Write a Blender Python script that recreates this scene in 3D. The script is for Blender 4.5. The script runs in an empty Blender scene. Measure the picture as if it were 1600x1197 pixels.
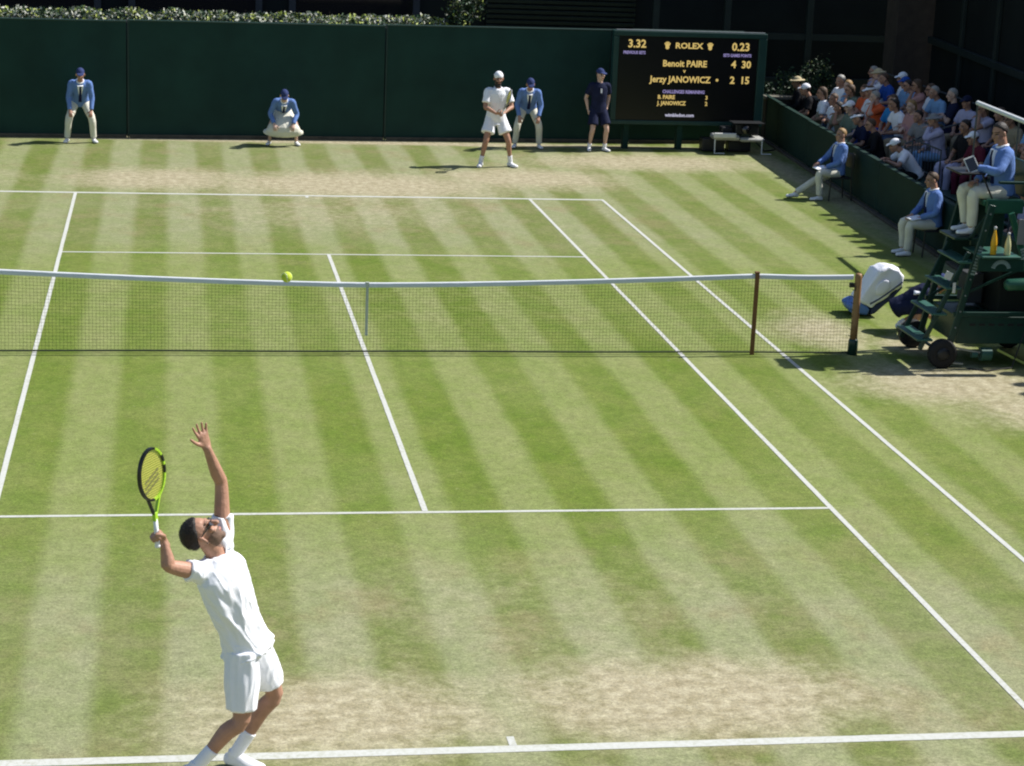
import bpy, bmesh, math, random
import numpy as np
from mathutils import Vector, Matrix, noise, Quaternion
R = math.radians
sc = bpy.context.scene
C = sc.collection
random.seed(7)
def V(x, y, z): return Vector((x, y, z))

# ------------------------------------------------------------------ camera
cd = bpy.data.cameras.new('camera')
cam = bpy.data.objects.new('camera', cd); C.objects.link(cam)
yaw, pit, roll = 0.169162, 0.253642, 0.042651
_f = V(math.sin(yaw)*math.cos(pit), math.cos(yaw)*math.cos(pit), -math.sin(pit))
_r = V(math.cos(yaw), -math.sin(yaw), 0); _u = _r.cross(_f)
_c, _s = math.cos(roll), math.sin(roll)
_r, _u = _c*_r+_s*_u, -_s*_r+_c*_u
_m = Matrix((_r, _u, -_f)).transposed().to_4x4()
_m.translation = V(-2.45442, -25.42903, 6.30045)
cam.matrix_world = _m
cd.sensor_width = 36; cd.lens = 73.04; cd.clip_end = 600
sc.camera = cam

# ------------------------------------------------------------------ sky, sun, exposure
sun_dir = V(0.985, 0.16, 0).normalized()*math.cos(R(47.5)) + V(0, 0, math.sin(R(47.5)))
w = bpy.data.worlds.new('World'); sc.world = w; w.use_nodes = True
nt = w.node_tree
sky = nt.nodes.new('ShaderNodeTexSky'); sky.sky_type = 'NISHITA'; sky.sun_disc = False
sky.sun_elevation = R(47.5); sky.sun_rotation = math.atan2(sun_dir.x, sun_dir.y)
bg = nt.nodes['Background']; bg.inputs[1].default_value = 0.080
nt.links.new(sky.outputs[0], bg.inputs[0])
sd = bpy.data.lights.new('sun', 'SUN'); sd.energy = 4.4; sd.angle = R(0.55); sd.color = (1, .965, .91)
so = bpy.data.objects.new('sun', sd); C.objects.link(so)
so.rotation_euler = sun_dir.to_track_quat('Z', 'Y').to_euler()
sc.view_settings.view_transform = 'Standard'; sc.view_settings.look = 'None'
sc.view_settings.exposure = 0.67; sc.view_settings.gamma = 1
sc.cycles.pixel_filter_type = 'BLACKMAN_HARRIS'; sc.cycles.filter_width = 2.1   # the photograph is a little soft

# ------------------------------------------------------------------ materials
M = {}
def mat(name, col, rough=.7, var=.12, scale=8, bump=0, bscale=60, emit=None, metal=0, spec=.4, sheen=0):
    m = bpy.data.materials.new(name); m.use_nodes = True
    n = m.node_tree; b = n.nodes['Principled BSDF']
    b.inputs['Roughness'].default_value = rough; b.inputs['Metallic'].default_value = metal
    b.inputs['Specular IOR Level'].default_value = spec
    tc = n.nodes.new('ShaderNodeTexCoord')
    if var:
        t = n.nodes.new('ShaderNodeTexNoise'); t.inputs['Scale'].default_value = scale; t.inputs['Detail'].default_value = 5
        n.links.new(tc.outputs['Object'], t.inputs['Vector'])
        mr = n.nodes.new('ShaderNodeMapRange'); mr.inputs[1].default_value = .25; mr.inputs[2].default_value = .75
        mr.inputs[3].default_value = 1-var; mr.inputs[4].default_value = 1+var
        n.links.new(t.outputs[0], mr.inputs[0])
        mx = n.nodes.new('ShaderNodeVectorMath'); mx.operation = 'SCALE'
        mx.inputs[0].default_value = col[:3]; n.links.new(mr.outputs[0], mx.inputs['Scale'])
        n.links.new(mx.outputs[0], b.inputs['Base Color'])
    else:
        b.inputs['Base Color'].default_value = (*col[:3], 1)
    if bump:
        t2 = n.nodes.new('ShaderNodeTexNoise'); t2.inputs['Scale'].default_value = bscale; t2.inputs['Detail'].default_value = 3
        n.links.new(tc.outputs['Object'], t2.inputs['Vector'])
        bp = n.nodes.new('ShaderNodeBump'); bp.inputs['Strength'].default_value = bump; bp.inputs['Distance'].default_value = .01
        n.links.new(t2.outputs[0], bp.inputs['Height']); n.links.new(bp.outputs[0], b.inputs['Normal'])
    if emit:
        b.inputs['Emission Color'].default_value = (*emit[:3], 1); b.inputs['Emission Strength'].default_value = emit[3]
    M[name] = m
    return m
def cloth(name, col, var=.07): return mat(name, col, .85, var, 11, .25, 240, spec=.15)
cloth('white_cloth', (.82, .83, .88), .03); cloth('cream', (.66, .64, .55), .05); cloth('judge_blue', (.125, .215, .48)); cloth('navy', (.012, .016, .045), .2)
cloth('tie', (.01, .014, .06)); cloth('cap_navy', (.035, .05, .14)); cloth('light_blue', (.20, .36, .58)); cloth('bright_blue', (.03, .22, .52)); cloth('royal', (.02, .08, .36))
cloth('orange', (.62, .11, .035)); cloth('grey_cloth', (.22, .22, .23)); cloth('lilac', (.42, .40, .55)); cloth('maroon', (.10, .015, .03)); cloth('khaki', (.30, .25, .17))
cloth('black_cloth', (.012, .012, .014)); cloth('sage', (.16, .2, .15)); cloth('straw', (.50, .42, .26)); cloth('pink', (.45, .24, .22)); cloth('denim', (.06, .09, .16))
mat('skin', (.40, .215, .145), .5, .16, 14, .35, 38); mat('skin_tan', (.36, .19, .125), .55, .08, 9); mat('skin_pale', (.55, .36, .28), .55, .08, 9); mat('skin_dark', (.15, .075, .045), .5, .08, 9)
mat('eye', (.02, .015, .012), .3, 0); mat('lip', (.36, .15, .12), .5, 0); mat('beard', (.17, .105, .075), .8, .3, 80)
mat('hair_dark', (.018, .013, .011), .6, .4, 60, .6, 90); mat('hair_brown', (.075, .042, .022), .6, .35, 60, .6, 90); mat('hair_grey', (.3, .29, .27), .6, .3, 60); mat('hair_blond', (.30, .18, .07), .6, .3, 60, .5, 90)
mat('shoe_white', (.78, .78, .80), .6, .04); mat('sole', (.20, .20, .22), .7, .1)
mat('glasses_grey', (.06, .06, .065), .12, 0, spec=.8); mat('lens', (.01, .01, .012), .08, 0, spec=.8)
mat('fence_green', (.0100, .037, .029), .75, .22, 1.3, .15, 180, spec=.2); mat('fence_post', (.012, .038, .031), .5, .1, 4)
mat('wall_green', (.009, .030, .023), .7, .2, 2.2, .2, 120, spec=.2)
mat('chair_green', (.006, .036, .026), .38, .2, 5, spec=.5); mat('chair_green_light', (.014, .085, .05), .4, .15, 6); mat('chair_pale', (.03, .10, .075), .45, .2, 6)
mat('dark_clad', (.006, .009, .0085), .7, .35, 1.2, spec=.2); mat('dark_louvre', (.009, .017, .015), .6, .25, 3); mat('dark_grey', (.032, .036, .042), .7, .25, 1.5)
mat('brown_pillar', (.048, .036, .028), .85, .25, 5, .3, 40); mat('steel', (.30, .33, .34), .4, .15, 9, metal=.6); mat('white_rail', (.72, .74, .74), .4, .05)
mat('rubber', (.010, .010, .011), .75, .3, 14, .3, 60); mat('black_plastic', (.013, .014, .016), .45, .2, 10); mat('bench_grey', (.36, .36, .34), .6, .3, 12); mat('white_plastic', (.62, .62, .60), .45, .1, 8)
mat('post_wood', (.27, .15, .065), .5, .25, 4); mat('stick_wood', (.16, .07, .025), .55, .25, 6)
mat('net_black', (.035, .045, .022), .8, 0); mat('strap_grey', (.45, .48, .46), .85, .1, 9); mat('net_band', (.60, .63, .68), .8, .06, 4, .3, 90); mat('bottom_cord', (.012, .022, .014), .8, 0)
mat('screen_black', (.004, .004, .005), .3, 0); mat('board_frame', (.008, .042, .036), .5, .15, 3)
mat('led_yellow', (.2, .15, .04), .5, 0, emit=(1, .72, .24, .36)); mat('led_violet', (.2, .17, .3), .5, 0, emit=(.50, .42, .88, .26)); mat('led_white', (.3, .3, .35), .5, 0, emit=(.75, .72, .95, .35))
mat('leaf_cream', (.46, .47, .40), .6, .25, 14); mat('leaf_lime', (.36, .42, .09), .6, .3, 14); mat('leaf_green', (.035, .075, .03), .6, .4, 9); mat('leaf_dark', (.012, .022, .010), .6, .5, 9)
mat('ball', (.55, .68, .06), .9, .08, 90, .6, 400)
mat('racket_black', (.012, .013, .013), .35, 0); mat('racket_lime', (.36, .60, .04), .35, .05); mat('string', (.52, .50, .09), .6, 0); mat('stencil', (.17, .17, .05), .7, 0); mat('grip_white', (.78, .79, .82), .75, .04, 30, .4, 200)
mat('bag_white', (.84, .85, .92), .6, .05, 4, .3, 40); mat('bag_blue', (.10, .20, .48), .55, .1, 5); mat('bag_navy', (.015, .025, .075), .6, .1, 5)
mat('drink_orange', (.68, .36, .02), .25, .1, 12); mat('drink_pale', (.60, .58, .32), .25, .1, 12); mat('bottle_cap', (.5, .5, .52), .4, 0)
mat('bark', (.05, .035, .022), .9, .3, 12); mat('dirt', (.075, .066, .050), .95, .3, 6, .5, 40); mat('stone', (.17, .16, .125), .85, .25, 5)
mat('letter_grey', (.22, .30, .29), .6, .2, 60); mat('seat_plastic', (.015, .05, .038), .5, .1, 5)

def nn(n, t, **kw):
    x = n.nodes.new(t)
    for k, v in kw.items(): setattr(x, k, v)
    return x
def grass_material():
    m = bpy.data.materials.new('court_grass'); m.use_nodes = True; n = m.node_tree; L = n.links
    b = n.nodes['Principled BSDF']; b.inputs['Roughness'].default_value = .9; b.inputs['Specular IOR Level'].default_value = .15
    geo = nn(n, 'ShaderNodeNewGeometry'); P = geo.outputs['Position']
    def noi(sx, sy, detail=4, rough=.55, off=0):
        mp = nn(n, 'ShaderNodeMapping'); mp.inputs['Scale'].default_value = (sx, sy, 1); mp.inputs['Location'].default_value = (off, off*.7, 0)
        L.new(P, mp.inputs[0]); t = nn(n, 'ShaderNodeTexNoise'); t.inputs['Scale'].default_value = 1
        t.inputs['Detail'].default_value = detail; t.inputs['Roughness'].default_value = rough; L.new(mp.outputs[0], t.inputs[0]); return t.outputs[0]
    def mth(op, a, b_=0., c=None, clamp=False):
        x = nn(n, 'ShaderNodeMath', operation=op, use_clamp=clamp)
        for i, q in enumerate((a, b_) if c is None else (a, b_, c)):
            if isinstance(q, (int, float)): x.inputs[i].default_value = q
            else: L.new(q, x.inputs[i])
        return x.outputs[0]
    def mr(v, a, b_, c=0., d=1., smooth=True):
        x = nn(n, 'ShaderNodeMapRange', interpolation_type='SMOOTHSTEP' if smooth else 'LINEAR'); L.new(v, x.inputs[0])
        for i, q in enumerate((a, b_, c, d)): x.inputs[i+1].default_value = q
        return x.outputs[0]
    def mix(f, a, b_):
        x = nn(n, 'ShaderNodeMix', data_type='RGBA')
        if isinstance(f, float): x.inputs[0].default_value = f
        else: L.new(f, x.inputs[0])
        for i, q in ((6, a), (7, b_)):
            if isinstance(q, tuple): x.inputs[i].default_value = (*q, 1)
            else: L.new(q, x.inputs[i])
        return x.outputs[2]
    sep = nn(n, 'ShaderNodeSeparateXYZ'); L.new(P, sep.inputs[0]); X, Y = sep.outputs[0], sep.outputs[1]
    wob = mth('MULTIPLY_ADD', noi(1.2, .5, 5), .13, -.065)
    xs = mth('ADD', X, wob)
    ph = mth('COSINE', mth('MULTIPLY', mth('SUBTRACT', xs, .52), 2*math.pi/1.09))
    dark = mr(ph, -.5, .5)
    # stripe contrast varies over the court
    dark = mth('MULTIPLY', dark, mr(noi(.35, .22, 3, off=9), .25, .7, .55, .98))
    n1 = noi(2.2, 1.6, 6, .62, 3); n2 = noi(7, 7, 6, .68, 5); n3 = noi(42, 42, 5, .72, 1); n4 = noi(120, 120, 2, .6, 2); n5 = noi(15, 20, 5, .7, 13)
    dryn = mth('ADD', mr(mth('ABSOLUTE', mth('ADD', Y, .5)), 3.5, 11.0), mth('MULTIPLY_ADD', noi(.5, .4, 4, .6, 21), 1.0, -.5))
    dry = mth('MULTIPLY', mr(dryn, .05, .95), mr(mth('ABSOLUTE', mth('SUBTRACT', X, .8)), 8.5, 3.2, .35, 1.0))
    light_c = mix(dry, mix(mr(n1, .3, .7), (.168, .208, .060), (.200, .224, .082)), mix(mr(n1, .3, .7), (.206, .230, .108), (.240, .245, .138)))
    dark_c = mix(dry, mix(mr(n1, .3, .7), (.093, .144, .015), (.128, .165, .028)), mix(mr(n1, .3, .7), (.106, .145, .026), (.152, .163, .056)))
    col = mix(dark, light_c, dark_c)
    scf = mth('MULTIPLY', mr(noi(1.1, .8, 5, .65, 31), .50, .70), mth('MULTIPLY_ADD', dry, .42, .10))
    col = mix(scf, col, (.215, .178, .092))
    # wear: (cx, cy, rx, ry, strength)
    spots = [(1.5, -11.0, 2.2, 1.2, 1.1), (-1.2, -11.2, 1.9, 1.25, 1.0), (.3, -12.9, 6.5, 1.0, .85), (0.6, -9.2, 4.2, 2.4, .30), (3.6, -11.5, 1.4, .8, .35),
             (-2.6, 13.5, 2.6, 1.9, 1.0), (1.0, 13.1, 4.0, 2.2, 1.1), (4.4, 14.2, 2.8, 1.9, 1.0), (7.4, 16.6, 3.6, 1.8, 1.0), (.5, 10.2, 4.2, 2.6, .50), (1.4, 3.2, 3.5, 4.0, .22),
             (7.3, -1.5, 2.0, 1.5, 1.1), (8.2, -2.6, 2.0, 1.9, 1.0), (6.4, 1.3, .95, 1.7, .9), (7.5, .5, 1.0, .8, 1.0), (10.2, 14, .55, 9, .8), (10.1, 6, .45, 8, .7), (1, 18.75, 14, .42, 1.1), (-6.2, 13.5, 2, 1.4, .5)]
    wear = None
    for cx, cy, rx, ry, st in spots:
        a = mth('MULTIPLY', mth('SUBTRACT', X, cx), 1/rx); c = mth('MULTIPLY', mth('SUBTRACT', Y, cy), 1/ry)
        d = mth('SQRT', mth('ADD', mth('MULTIPLY', a, a), mth('MULTIPLY', c, c)))
        v = mr(d, 1.25, .15, 0, st)
        wear = v if wear is None else mth('MAXIMUM', wear, v)
    nw = mth('ADD', mth('MULTIPLY', n1, .55), mth('MULTIPLY', n2, .6))
    wmask = mr(mth('ADD', wear, mth('MULTIPLY_ADD', nw, .80, -.46)), .10, 1.15)
    wmask = mth('MULTIPLY', wmask, mr(wear, .02, .3))
    tan = mix(mr(n2, .3, .7), (.300, .255, .160), (.385, .345, .242))
    col = mix(mth('MULTIPLY', wmask, .92), col, tan)
    # small bruised and bare flecks
    fl = mr(noi(14, 9, 4, .7, 7), .66, .76)
    col = mix(mth('MULTIPLY', fl, .55), col, (.085, .095, .035))
    fl3 = mr(noi(34, 26, 3, .6, 27), .64, .74)
    col = mix(mth('MULTIPLY', fl3, .35), col, (.07, .085, .03))
    fl2 = mr(noi(11, 7, 4, .7, 17), .62, .74)
    col = mix(mth('MULTIPLY', fl2, .35), col, (.34, .32, .20))
    val = mth('MULTIPLY', mth('MULTIPLY', mr(n2, .25, .75, .86, 1.14), mr(n5, .25, .75, .82, 1.18)), mth('MULTIPLY', mr(n3, .2, .8, .62, 1.38), mr(n4, .2, .8, .82, 1.18)))
    vm = nn(n, 'ShaderNodeVectorMath', operation='SCALE'); L.new(col, vm.inputs[0]); L.new(val, vm.inputs['Scale'])
    L.new(vm.outputs[0], b.inputs['Base Color'])
    bp = nn(n, 'ShaderNodeBump'); bp.inputs['Strength'].default_value = .35; bp.inputs['Distance'].default_value = .01
    L.new(mth('ADD', n3, mth('MULTIPLY', n4, .5)), bp.inputs['Height']); L.new(bp.outputs[0], b.inputs['Normal'])
    M['grass'] = m
grass_material()
def line_material():
    m = bpy.data.materials.new('line_paint'); m.use_nodes = True; n = m.node_tree; L = n.links
    b = n.nodes['Principled BSDF']; b.inputs['Roughness'].default_value = .9; b.inputs['Specular IOR Level'].default_value = .1
    geo = nn(n, 'ShaderNodeNewGeometry')
    def noi(s, d):
        t = nn(n, 'ShaderNodeTexNoise'); t.inputs['Scale'].default_value = s; t.inputs['Detail'].default_value = d; t.inputs['Roughness'].default_value = .7
        L.new(geo.outputs['Position'], t.inputs[0]); return t.outputs[0]
    r = nn(n, 'ShaderNodeMapRange'); r.inputs[1].default_value = .44; r.inputs[2].default_value = .70; L.new(noi(22, 6), r.inputs[0])
    r2 = nn(n, 'ShaderNodeMapRange'); r2.inputs[1].default_value = .35; r2.inputs[2].default_value = .7; r2.inputs[3].default_value = .15; r2.inputs[4].default_value = .8; L.new(noi(.8, 3), r2.inputs[0])
    mu = nn(n, 'ShaderNodeMath', operation='MULTIPLY'); L.new(r.outputs[0], mu.inputs[0]); L.new(r2.outputs[0], mu.inputs[1])
    x = nn(n, 'ShaderNodeMix', data_type='RGBA'); L.new(mu.outputs[0], x.inputs[0]); x.inputs[6].default_value = (.49, .50, .47, 1); x.inputs[7].default_value = (.25, .255, .15, 1)
    L.new(x.outputs[2], b.inputs['Base Color']); M['line'] = m
line_material()

# ------------------------------------------------------------------ mesh helpers
def tag(o, label, cat, group=None, kind=None):
    o['label'] = label; o['category'] = cat
    if group: o['group'] = group
    if kind: o['kind'] = kind
    return o
def thing(name, label, cat, loc=(0, 0, 0), rotz=0, group=None, scale=1):
    o = bpy.data.objects.new(name, None); C.objects.link(o); o.empty_display_size = .2
    o.location = loc; o.rotation_euler = (0, 0, rotz); o.scale = (scale,)*3
    return tag(o, label, cat, group)
def link(name, me, m=None, parent=None, smooth=False):
    o = bpy.data.objects.new(name, me); C.objects.link(o)
    if parent is not None: o.parent = parent
    if m is not None:
        for k in (m if isinstance(m, (list, tuple)) else [m]): me.materials.append(M[k])
    if smooth: me.shade_smooth()
    return o
class MB:
    def __init__(s): s.v, s.f, s.mi = [], [], []
    def add(s, vs, fs, mi=0):
        k = len(s.v); s.v += [tuple(p) for p in vs]; s.f += [tuple(i+k for i in q) for q in fs]; s.mi += [mi]*len(fs); return s
    def box(s, a, b, mi=0, rot=None, about=None):
        x0, y0, z0 = a; x1, y1, z1 = b
        vs = [V(x, y, z) for z in (z0, z1) for y in (y0, y1) for x in (x0, x1)]
        if rot is not None:
            c = Vector(about) if about is not None else (Vector(a)+Vector(b))/2
            vs = [c+rot@(p-c) for p in vs]
        return s.add(vs, [(0, 2, 3, 1), (4, 5, 7, 6), (0, 1, 5, 4), (2, 6, 7, 3), (0, 4, 6, 2), (1, 3, 7, 5)], mi)
    def beam(s, p, q, w_, h_, up=None, mi=0):
        p, q = Vector(p), Vector(q); t = (q-p).normalized(); up = Vector(up) if up is not None else (V(0, 0, 1) if abs(t.z) < .95 else V(0, 1, 0))
        a = t.cross(up).normalized()*w_/2; b = a.cross(t).normalized()*h_/2
        return s.add([e+sa*a+sb*b for e in (p, q) for sa, sb in ((-1, -1), (1, -1), (1, 1), (-1, 1))],
                     [(0, 3, 2, 1), (4, 5, 6, 7), (0, 1, 5, 4), (1, 2, 6, 5), (2, 3, 7, 6), (3, 0, 4, 7)], mi)
    def tube(s, pts, r, n=8, mi=0, closed=False):
        pts = [Vector(p) for p in pts]; N = len(pts); rs = r if isinstance(r, (list, tuple)) else [r]*N
        vs = []; prev = None
        for i, p in enumerate(pts):
            if closed: t = (pts[(i+1) % N]-pts[i-1]).normalized()
            else: t = (pts[min(i+1, N-1)]-pts[max(i-1, 0)]).normalized()
            if prev is None: prev = t.cross(V(0, 0, 1) if abs(t.z) < .9 else V(0, 1, 0)).normalized()
            prev = (prev-t*prev.dot(t)).normalized(); b = t.cross(prev)
            vs += [p+rs[i]*(math.cos(2*math.pi*k/n)*prev+math.sin(2*math.pi*k/n)*b) for k in range(n)]
        fs = []
        for i in range(N if closed else N-1):
            j = (i+1) % N
            fs += [(i*n+k, i*n+(k+1) % n, j*n+(k+1) % n, j*n+k) for k in range(n)]
        if not closed: fs += [tuple(range(n))[::-1], tuple((N-1)*n+k for k in range(n))]
        return s.add(vs, fs, mi)
    def lathe(s, prof, n=20, axis='z', at=(0, 0, 0), mi=0):
        vs, fs = [], []
        for r_, h in prof:
            for k in range(n):
                a = 2*math.pi*k/n; c, d = r_*math.cos(a), r_*math.sin(a)
                q = {'z': (c, d, h), 'y': (c, h, d), 'x': (h, c, d)}[axis]; vs.append(Vector(q)+Vector(at))
        N = len(prof)
        for i in range(N-1): fs += [(i*n+k, i*n+(k+1) % n, (i+1)*n+(k+1) % n, (i+1)*n+k) for k in range(n)]
        fs += [tuple(range(n))[::-1], tuple((N-1)*n+k for k in range(n))]
        return s.add(vs, fs, mi)
    def mesh(s, name='m'):
        me = bpy.data.meshes.new(name); me.from_pydata(s.v, [], s.f)
        bm = bmesh.new(); bm.from_mesh(me); bmesh.ops.recalc_face_normals(bm, faces=bm.faces); bm.to_mesh(me); bm.free()
        if any(s.mi): me.polygons.foreach_set('material_index', s.mi)
        return me
    def build(s, name, m, parent=None, smooth=False, bevel=0, seg=2):
        o = link(name, s.mesh(name), m, parent, smooth)
        if bevel:
            b = o.modifiers.new('b', 'BEVEL'); b.width = bevel; b.segments = seg; b.limit_method = 'ANGLE'
            o.data.shade_smooth()
            e = o.modifiers.new('n', 'WEIGHTED_NORMAL')
        return o
def part(name, m, parent, fn, smooth=False, bevel=0):
    b = MB(); fn(b); return b.build(name, m, parent, smooth, bevel)

# ------------------------------------------------------------------ ground and court lines
me = MB().add([(-150, -120, 0), (150, -120, 0), (150, 160, 0), (-150, 160, 0)], [(0, 1, 2, 3)]).mesh('ground')
tag(link('ground', me, 'grass'), 'striped mown grass tennis court worn tan by the baselines', 'lawn', kind='structure')
def line(name, label, x0, y0, x1, y1):
    # a painted sheet with slightly uneven edges
    b = MB(); L = Vector((x1-x0, y1-y0)); along_x = abs(L.x) > abs(L.y); N = 60; vs = []
    for i in range(N+1):
        t = i/N; j = lambda q: .004*noise.noise(V(t*37+q*9.1+x0, y0*1.7, q))
        if along_x: x = x0+(x1-x0)*t; vs += [(x, y0+j(0), .003), (x, y1+j(1), .003)]
        else: y = y0+(y1-y0)*t; vs += [(x0+j(0), y, .003), (x1+j(1), y, .003)]
    b.add(vs, [(2*i, 2*i+1, 2*i+3, 2*i+2) for i in range(N)])
    o = b.build(name, 'line'); tag(o, label, 'court line', 'painted court lines', 'structure'); return o
hw, bw = .028, .055
line('baseline', 'white painted baseline under the serving player', -5.485, -11.885, 5.485, -11.885+2*bw)
line('baseline', 'white painted baseline in front of the bearded receiver', -5.485, 11.885-2*bw, 5.485, 11.885)
line('service_line', 'white service line between the serving player and the net', -4.115, -6.4-hw, 4.115, -6.4+hw)
line('service_line', 'white service line beyond the net', -4.115, 6.4-hw, 4.115, 6.4+hw)
E2 = 11.885-2*bw-.002
for nm, xx, lab in (('singles_sideline', -4.115, 'white singles sideline crossing under the net on the far side from the umpire'), ('singles_sideline', 4.115-2*hw, 'white singles sideline nearer the umpire chair'),
                    ('doubles_sideline', -5.485, 'white doubles sideline on the far side from the umpire'), ('doubles_sideline', 5.485-2*hw, 'white doubles sideline nearest the umpire chair')):
    o = line(nm, lab, xx, -E2, xx+2*hw, E2); o.location.z = .0015
o = line('centre_service_line', 'white centre service line running under the middle of the net', -hw, -6.37, hw, 6.37); o.location.z = .0015
line('centre_mark', 'short white centre mark on the near baseline', -hw, -11.772, hw, -11.62)
line('centre_mark', 'short white centre mark on the far baseline', -hw, 11.62, hw, 11.772)

# ------------------------------------------------------------------ net
def ztop(x):
    a = abs(x)
    return .914+(1.07-.914)*(a/5.03)**1.5 if a < 5.03 else 1.07-.012*math.sin(math.pi*(a-5.03)/1.37)
net = thing('tennis_net', 'dark tennis net with white top band stretched across the court', 'net', (0, 0, 0))
b = MB(); s_ = .044; X0 = -6.33; nx = int(12.66/s_); t = .0013
for i in range(nx+1):
    x = X0+i*s_; h = ztop(x)-.03; y = .012*math.sin(x*1.7)
    b.add([(x-t, y, .03), (x+t, y, .03), (x+t, y*.3, h), (x-t, y*.3, h)], [(0, 1, 2, 3)])
for k in range(23):
    fr = (k+.4)/23; xs = np.linspace(-6.33, 6.33, 61); vs = []
    for x in xs:
        z = .03+(ztop(x)-.06)*fr; y = .012*math.sin(x*1.7)*(1-.7*fr)+.001
        vs += [(x, y, z-t), (x, y, z+t)]
    b.add(vs, [(2*i, 2*i+2, 2*i+3, 2*i+1) for i in range(60)])
o = b.build('netting', 'net_black', net); o['kind'] = 'stuff'
b = MB(); xs = np.linspace(-6.33, 6.33, 85); vs = []
for x in xs:
    z = ztop(x); w1 = .011+.002*noise.noise(V(x*3, 0, 0)); q = .004*noise.noise(V(x*2, 5, 0))
    vs += [(x, -w1, z-.062+q), (x, -w1-.002, z-.012), (x, 0, z+.002), (x, w1+.002, z-.012), (x, w1, z-.062-q)]
b.add(vs, [(5*i+k, 5*i+k+1, 5*i+k+6, 5*i+k+5) for i in range(84) for k in range(4)])
b.build('top_band', 'net_band', net, smooth=True)
b = MB(); b.tube([(x, .012*math.sin(x*1.7), .028) for x in np.linspace(-6.33, 6.33, 60)], .011, 6); b.build('bottom_cord', 'bottom_cord', net)
b = MB(); b.box((-.016, -.018, .26), (.016, -.0155, .862)); b.box((-.016, .0155, .26), (.016, .018, .862)); b.box((-.022, -.016, .862), (.022, .016, .92)); b.box((-.018, -.02, .235), (.018, .02, .262)); b.build('centre_strap', 'strap_grey', net, bevel=.003)
for sx, lab in ((1, 'varnished wooden net post with dark green foot near the umpire chair'), (-1, 'varnished wooden net post on the far side from the umpire')):
    p = thing('net_post', lab, 'net post', (sx*6.4, 0, 0), 0, 'net posts')
    part('post', 'post_wood', p, lambda b: b.lathe([(.050, .20), (.048, .4), (.046, 1.02), (.048, 1.05), (.040, 1.08), (.015, 1.088)], 16), smooth=True)
    part('ground_sleeve', 'chair_green', p, lambda b: b.lathe([(.066, 0), (.064, .18), (.056, .21), (.03, .215)], 16), smooth=True)
    part('winder', 'black_plastic', p, lambda b: (b.box((-sx*.085-.03, -.02, .90), (-sx*.085+.03, .02, .96)), b.tube([(-sx*.06, -.03, .93), (-sx*.06, -.09, .93), (-sx*.06, -.09, .87)], .008)), bevel=.004)
    part('lacing', 'net_black', p, lambda b: [b.tube([(-sx*.05, -.03, z), (-sx*.075, 0, z+.01), (-sx*.05, .03, z)], .004, 5) for z in np.linspace(.25, .95, 9)])['kind'] = 'stuff'
for sx, lab in ((1, 'slim brown singles stick propping the net by the umpire side'), (-1, 'slim brown singles stick propping the net away from the umpire')):
    p = thing('singles_stick', lab, 'net stick', (sx*5.03, -.028, 0), 0, 'singles sticks')
    part('stick', 'stick_wood', p, lambda b: b.box((-.028, -.012, 0), (.028, .012, 1.075)), bevel=.004)
    part('notch_cap', 'stick_wood', p, lambda b: b.box((-.03, -.014, 1.077), (.03, .045, 1.10)), bevel=.004)

# ------------------------------------------------------------------ back fence, panels and kerb
fa = math.atan2(19.42-18.66, 6.41+5.84)
fence = thing('back_fence', 'tall dark green canvas fence of wide panels behind the baseline', 'fence', (2.13, 19.16, 0), fa)
for i, x0 in enumerate((-16.31, -10.87, -5.43, .01, 5.45)):
    b = MB(); N = 24; vs = []; zt = 2.38+.02*i
    x1 = x0+5.40 if i < 4 else x0+2.55
    for k in range(N+1):
        x = x0+.02+(x1-x0-.02)*k/N
        for j in range(9):
            z = .02+(zt-.02)*j/8; y = 0
            vs.append((x, y, z))
    b.add(vs, [(k*9+j, (k+1)*9+j, (k+1)*9+j+1, k*9+j+1) for k in range(N) for j in range(8)])
    o = b.build('canvas_panel', 'fence_green', fence); sm = o.modifiers.new('s', 'SOLIDIFY'); sm.thickness = .02; sm.offset = 1
    part('post', 'fence_post', fence, lambda b: b.box((x0-.015, -.028, 0), (x0+.015, .03, zt+.03)), bevel=.005)
    part('top_rail', 'fence_post', fence, lambda b: b.tube([(x0, -.01, zt+.02), (x1, -.01, zt+.02)], .022, 8))
    part('kick_board', 'dirt', fence, lambda b: b.box((x0+.02, -.09, 0), (x1, -.047, .075)), bevel=.008)

# ------------------------------------------------------------------ hedge on the fence, small tree, bushes
def leaves(mb_, pts, size, mi_w, flat=.5):
    for p in pts:
        r1 = random.uniform(.6, 1.25)*size
        q = Quaternion((random.gauss(0, 1), random.gauss(0, 1), random.gauss(0, 1), random.gauss(0, 1))); q.normalize()
        a, c = q@V(r1, 0, 0), q@V(0, r1*.55, 0); d = q@V(0, 0, r1*.22)
        k = random.choices(range(len(mi_w)), mi_w)[0]
        mb_.add([p-a, p-c*1.0+d, p+a, p+c+d], [(0, 1, 2, 3)], k)
hd = thing('flowering_hedge', 'cream and lime leafed hedge spilling over the top of the back fence', 'hedge', (-1.6, 19.25, 2.2), fa*.9)
part('planter', 'dark_grey', hd, lambda b: b.box((-8.0, .15, -2.2), (5.15, .75, .16)), bevel=.01)
b = MB(); pts = []
for i in range(6500):
    x = random.uniform(-8, 5.1); n_ = noise.noise(V(x*2.1, 3, 0))*.5+.5; hgt = .17+.20*n_
    y = random.gauss(.30, .16); z = .16+hgt*random.random()**.8*(1-abs(y-.3)*.9)
    pts.append(V(x, y, z))
leaves(b, [p for p in pts if noise.noise(p*5.2) > -.05], .052, (.46, .24, .30)); leaves(b, [p for p in pts if noise.noise(p*5.2) <= -.05 and random.random() < .8], .045, (.05, .12, .83)); b.build('foliage', ['leaf_cream', 'leaf_lime', 'leaf_green'], hd)
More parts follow.
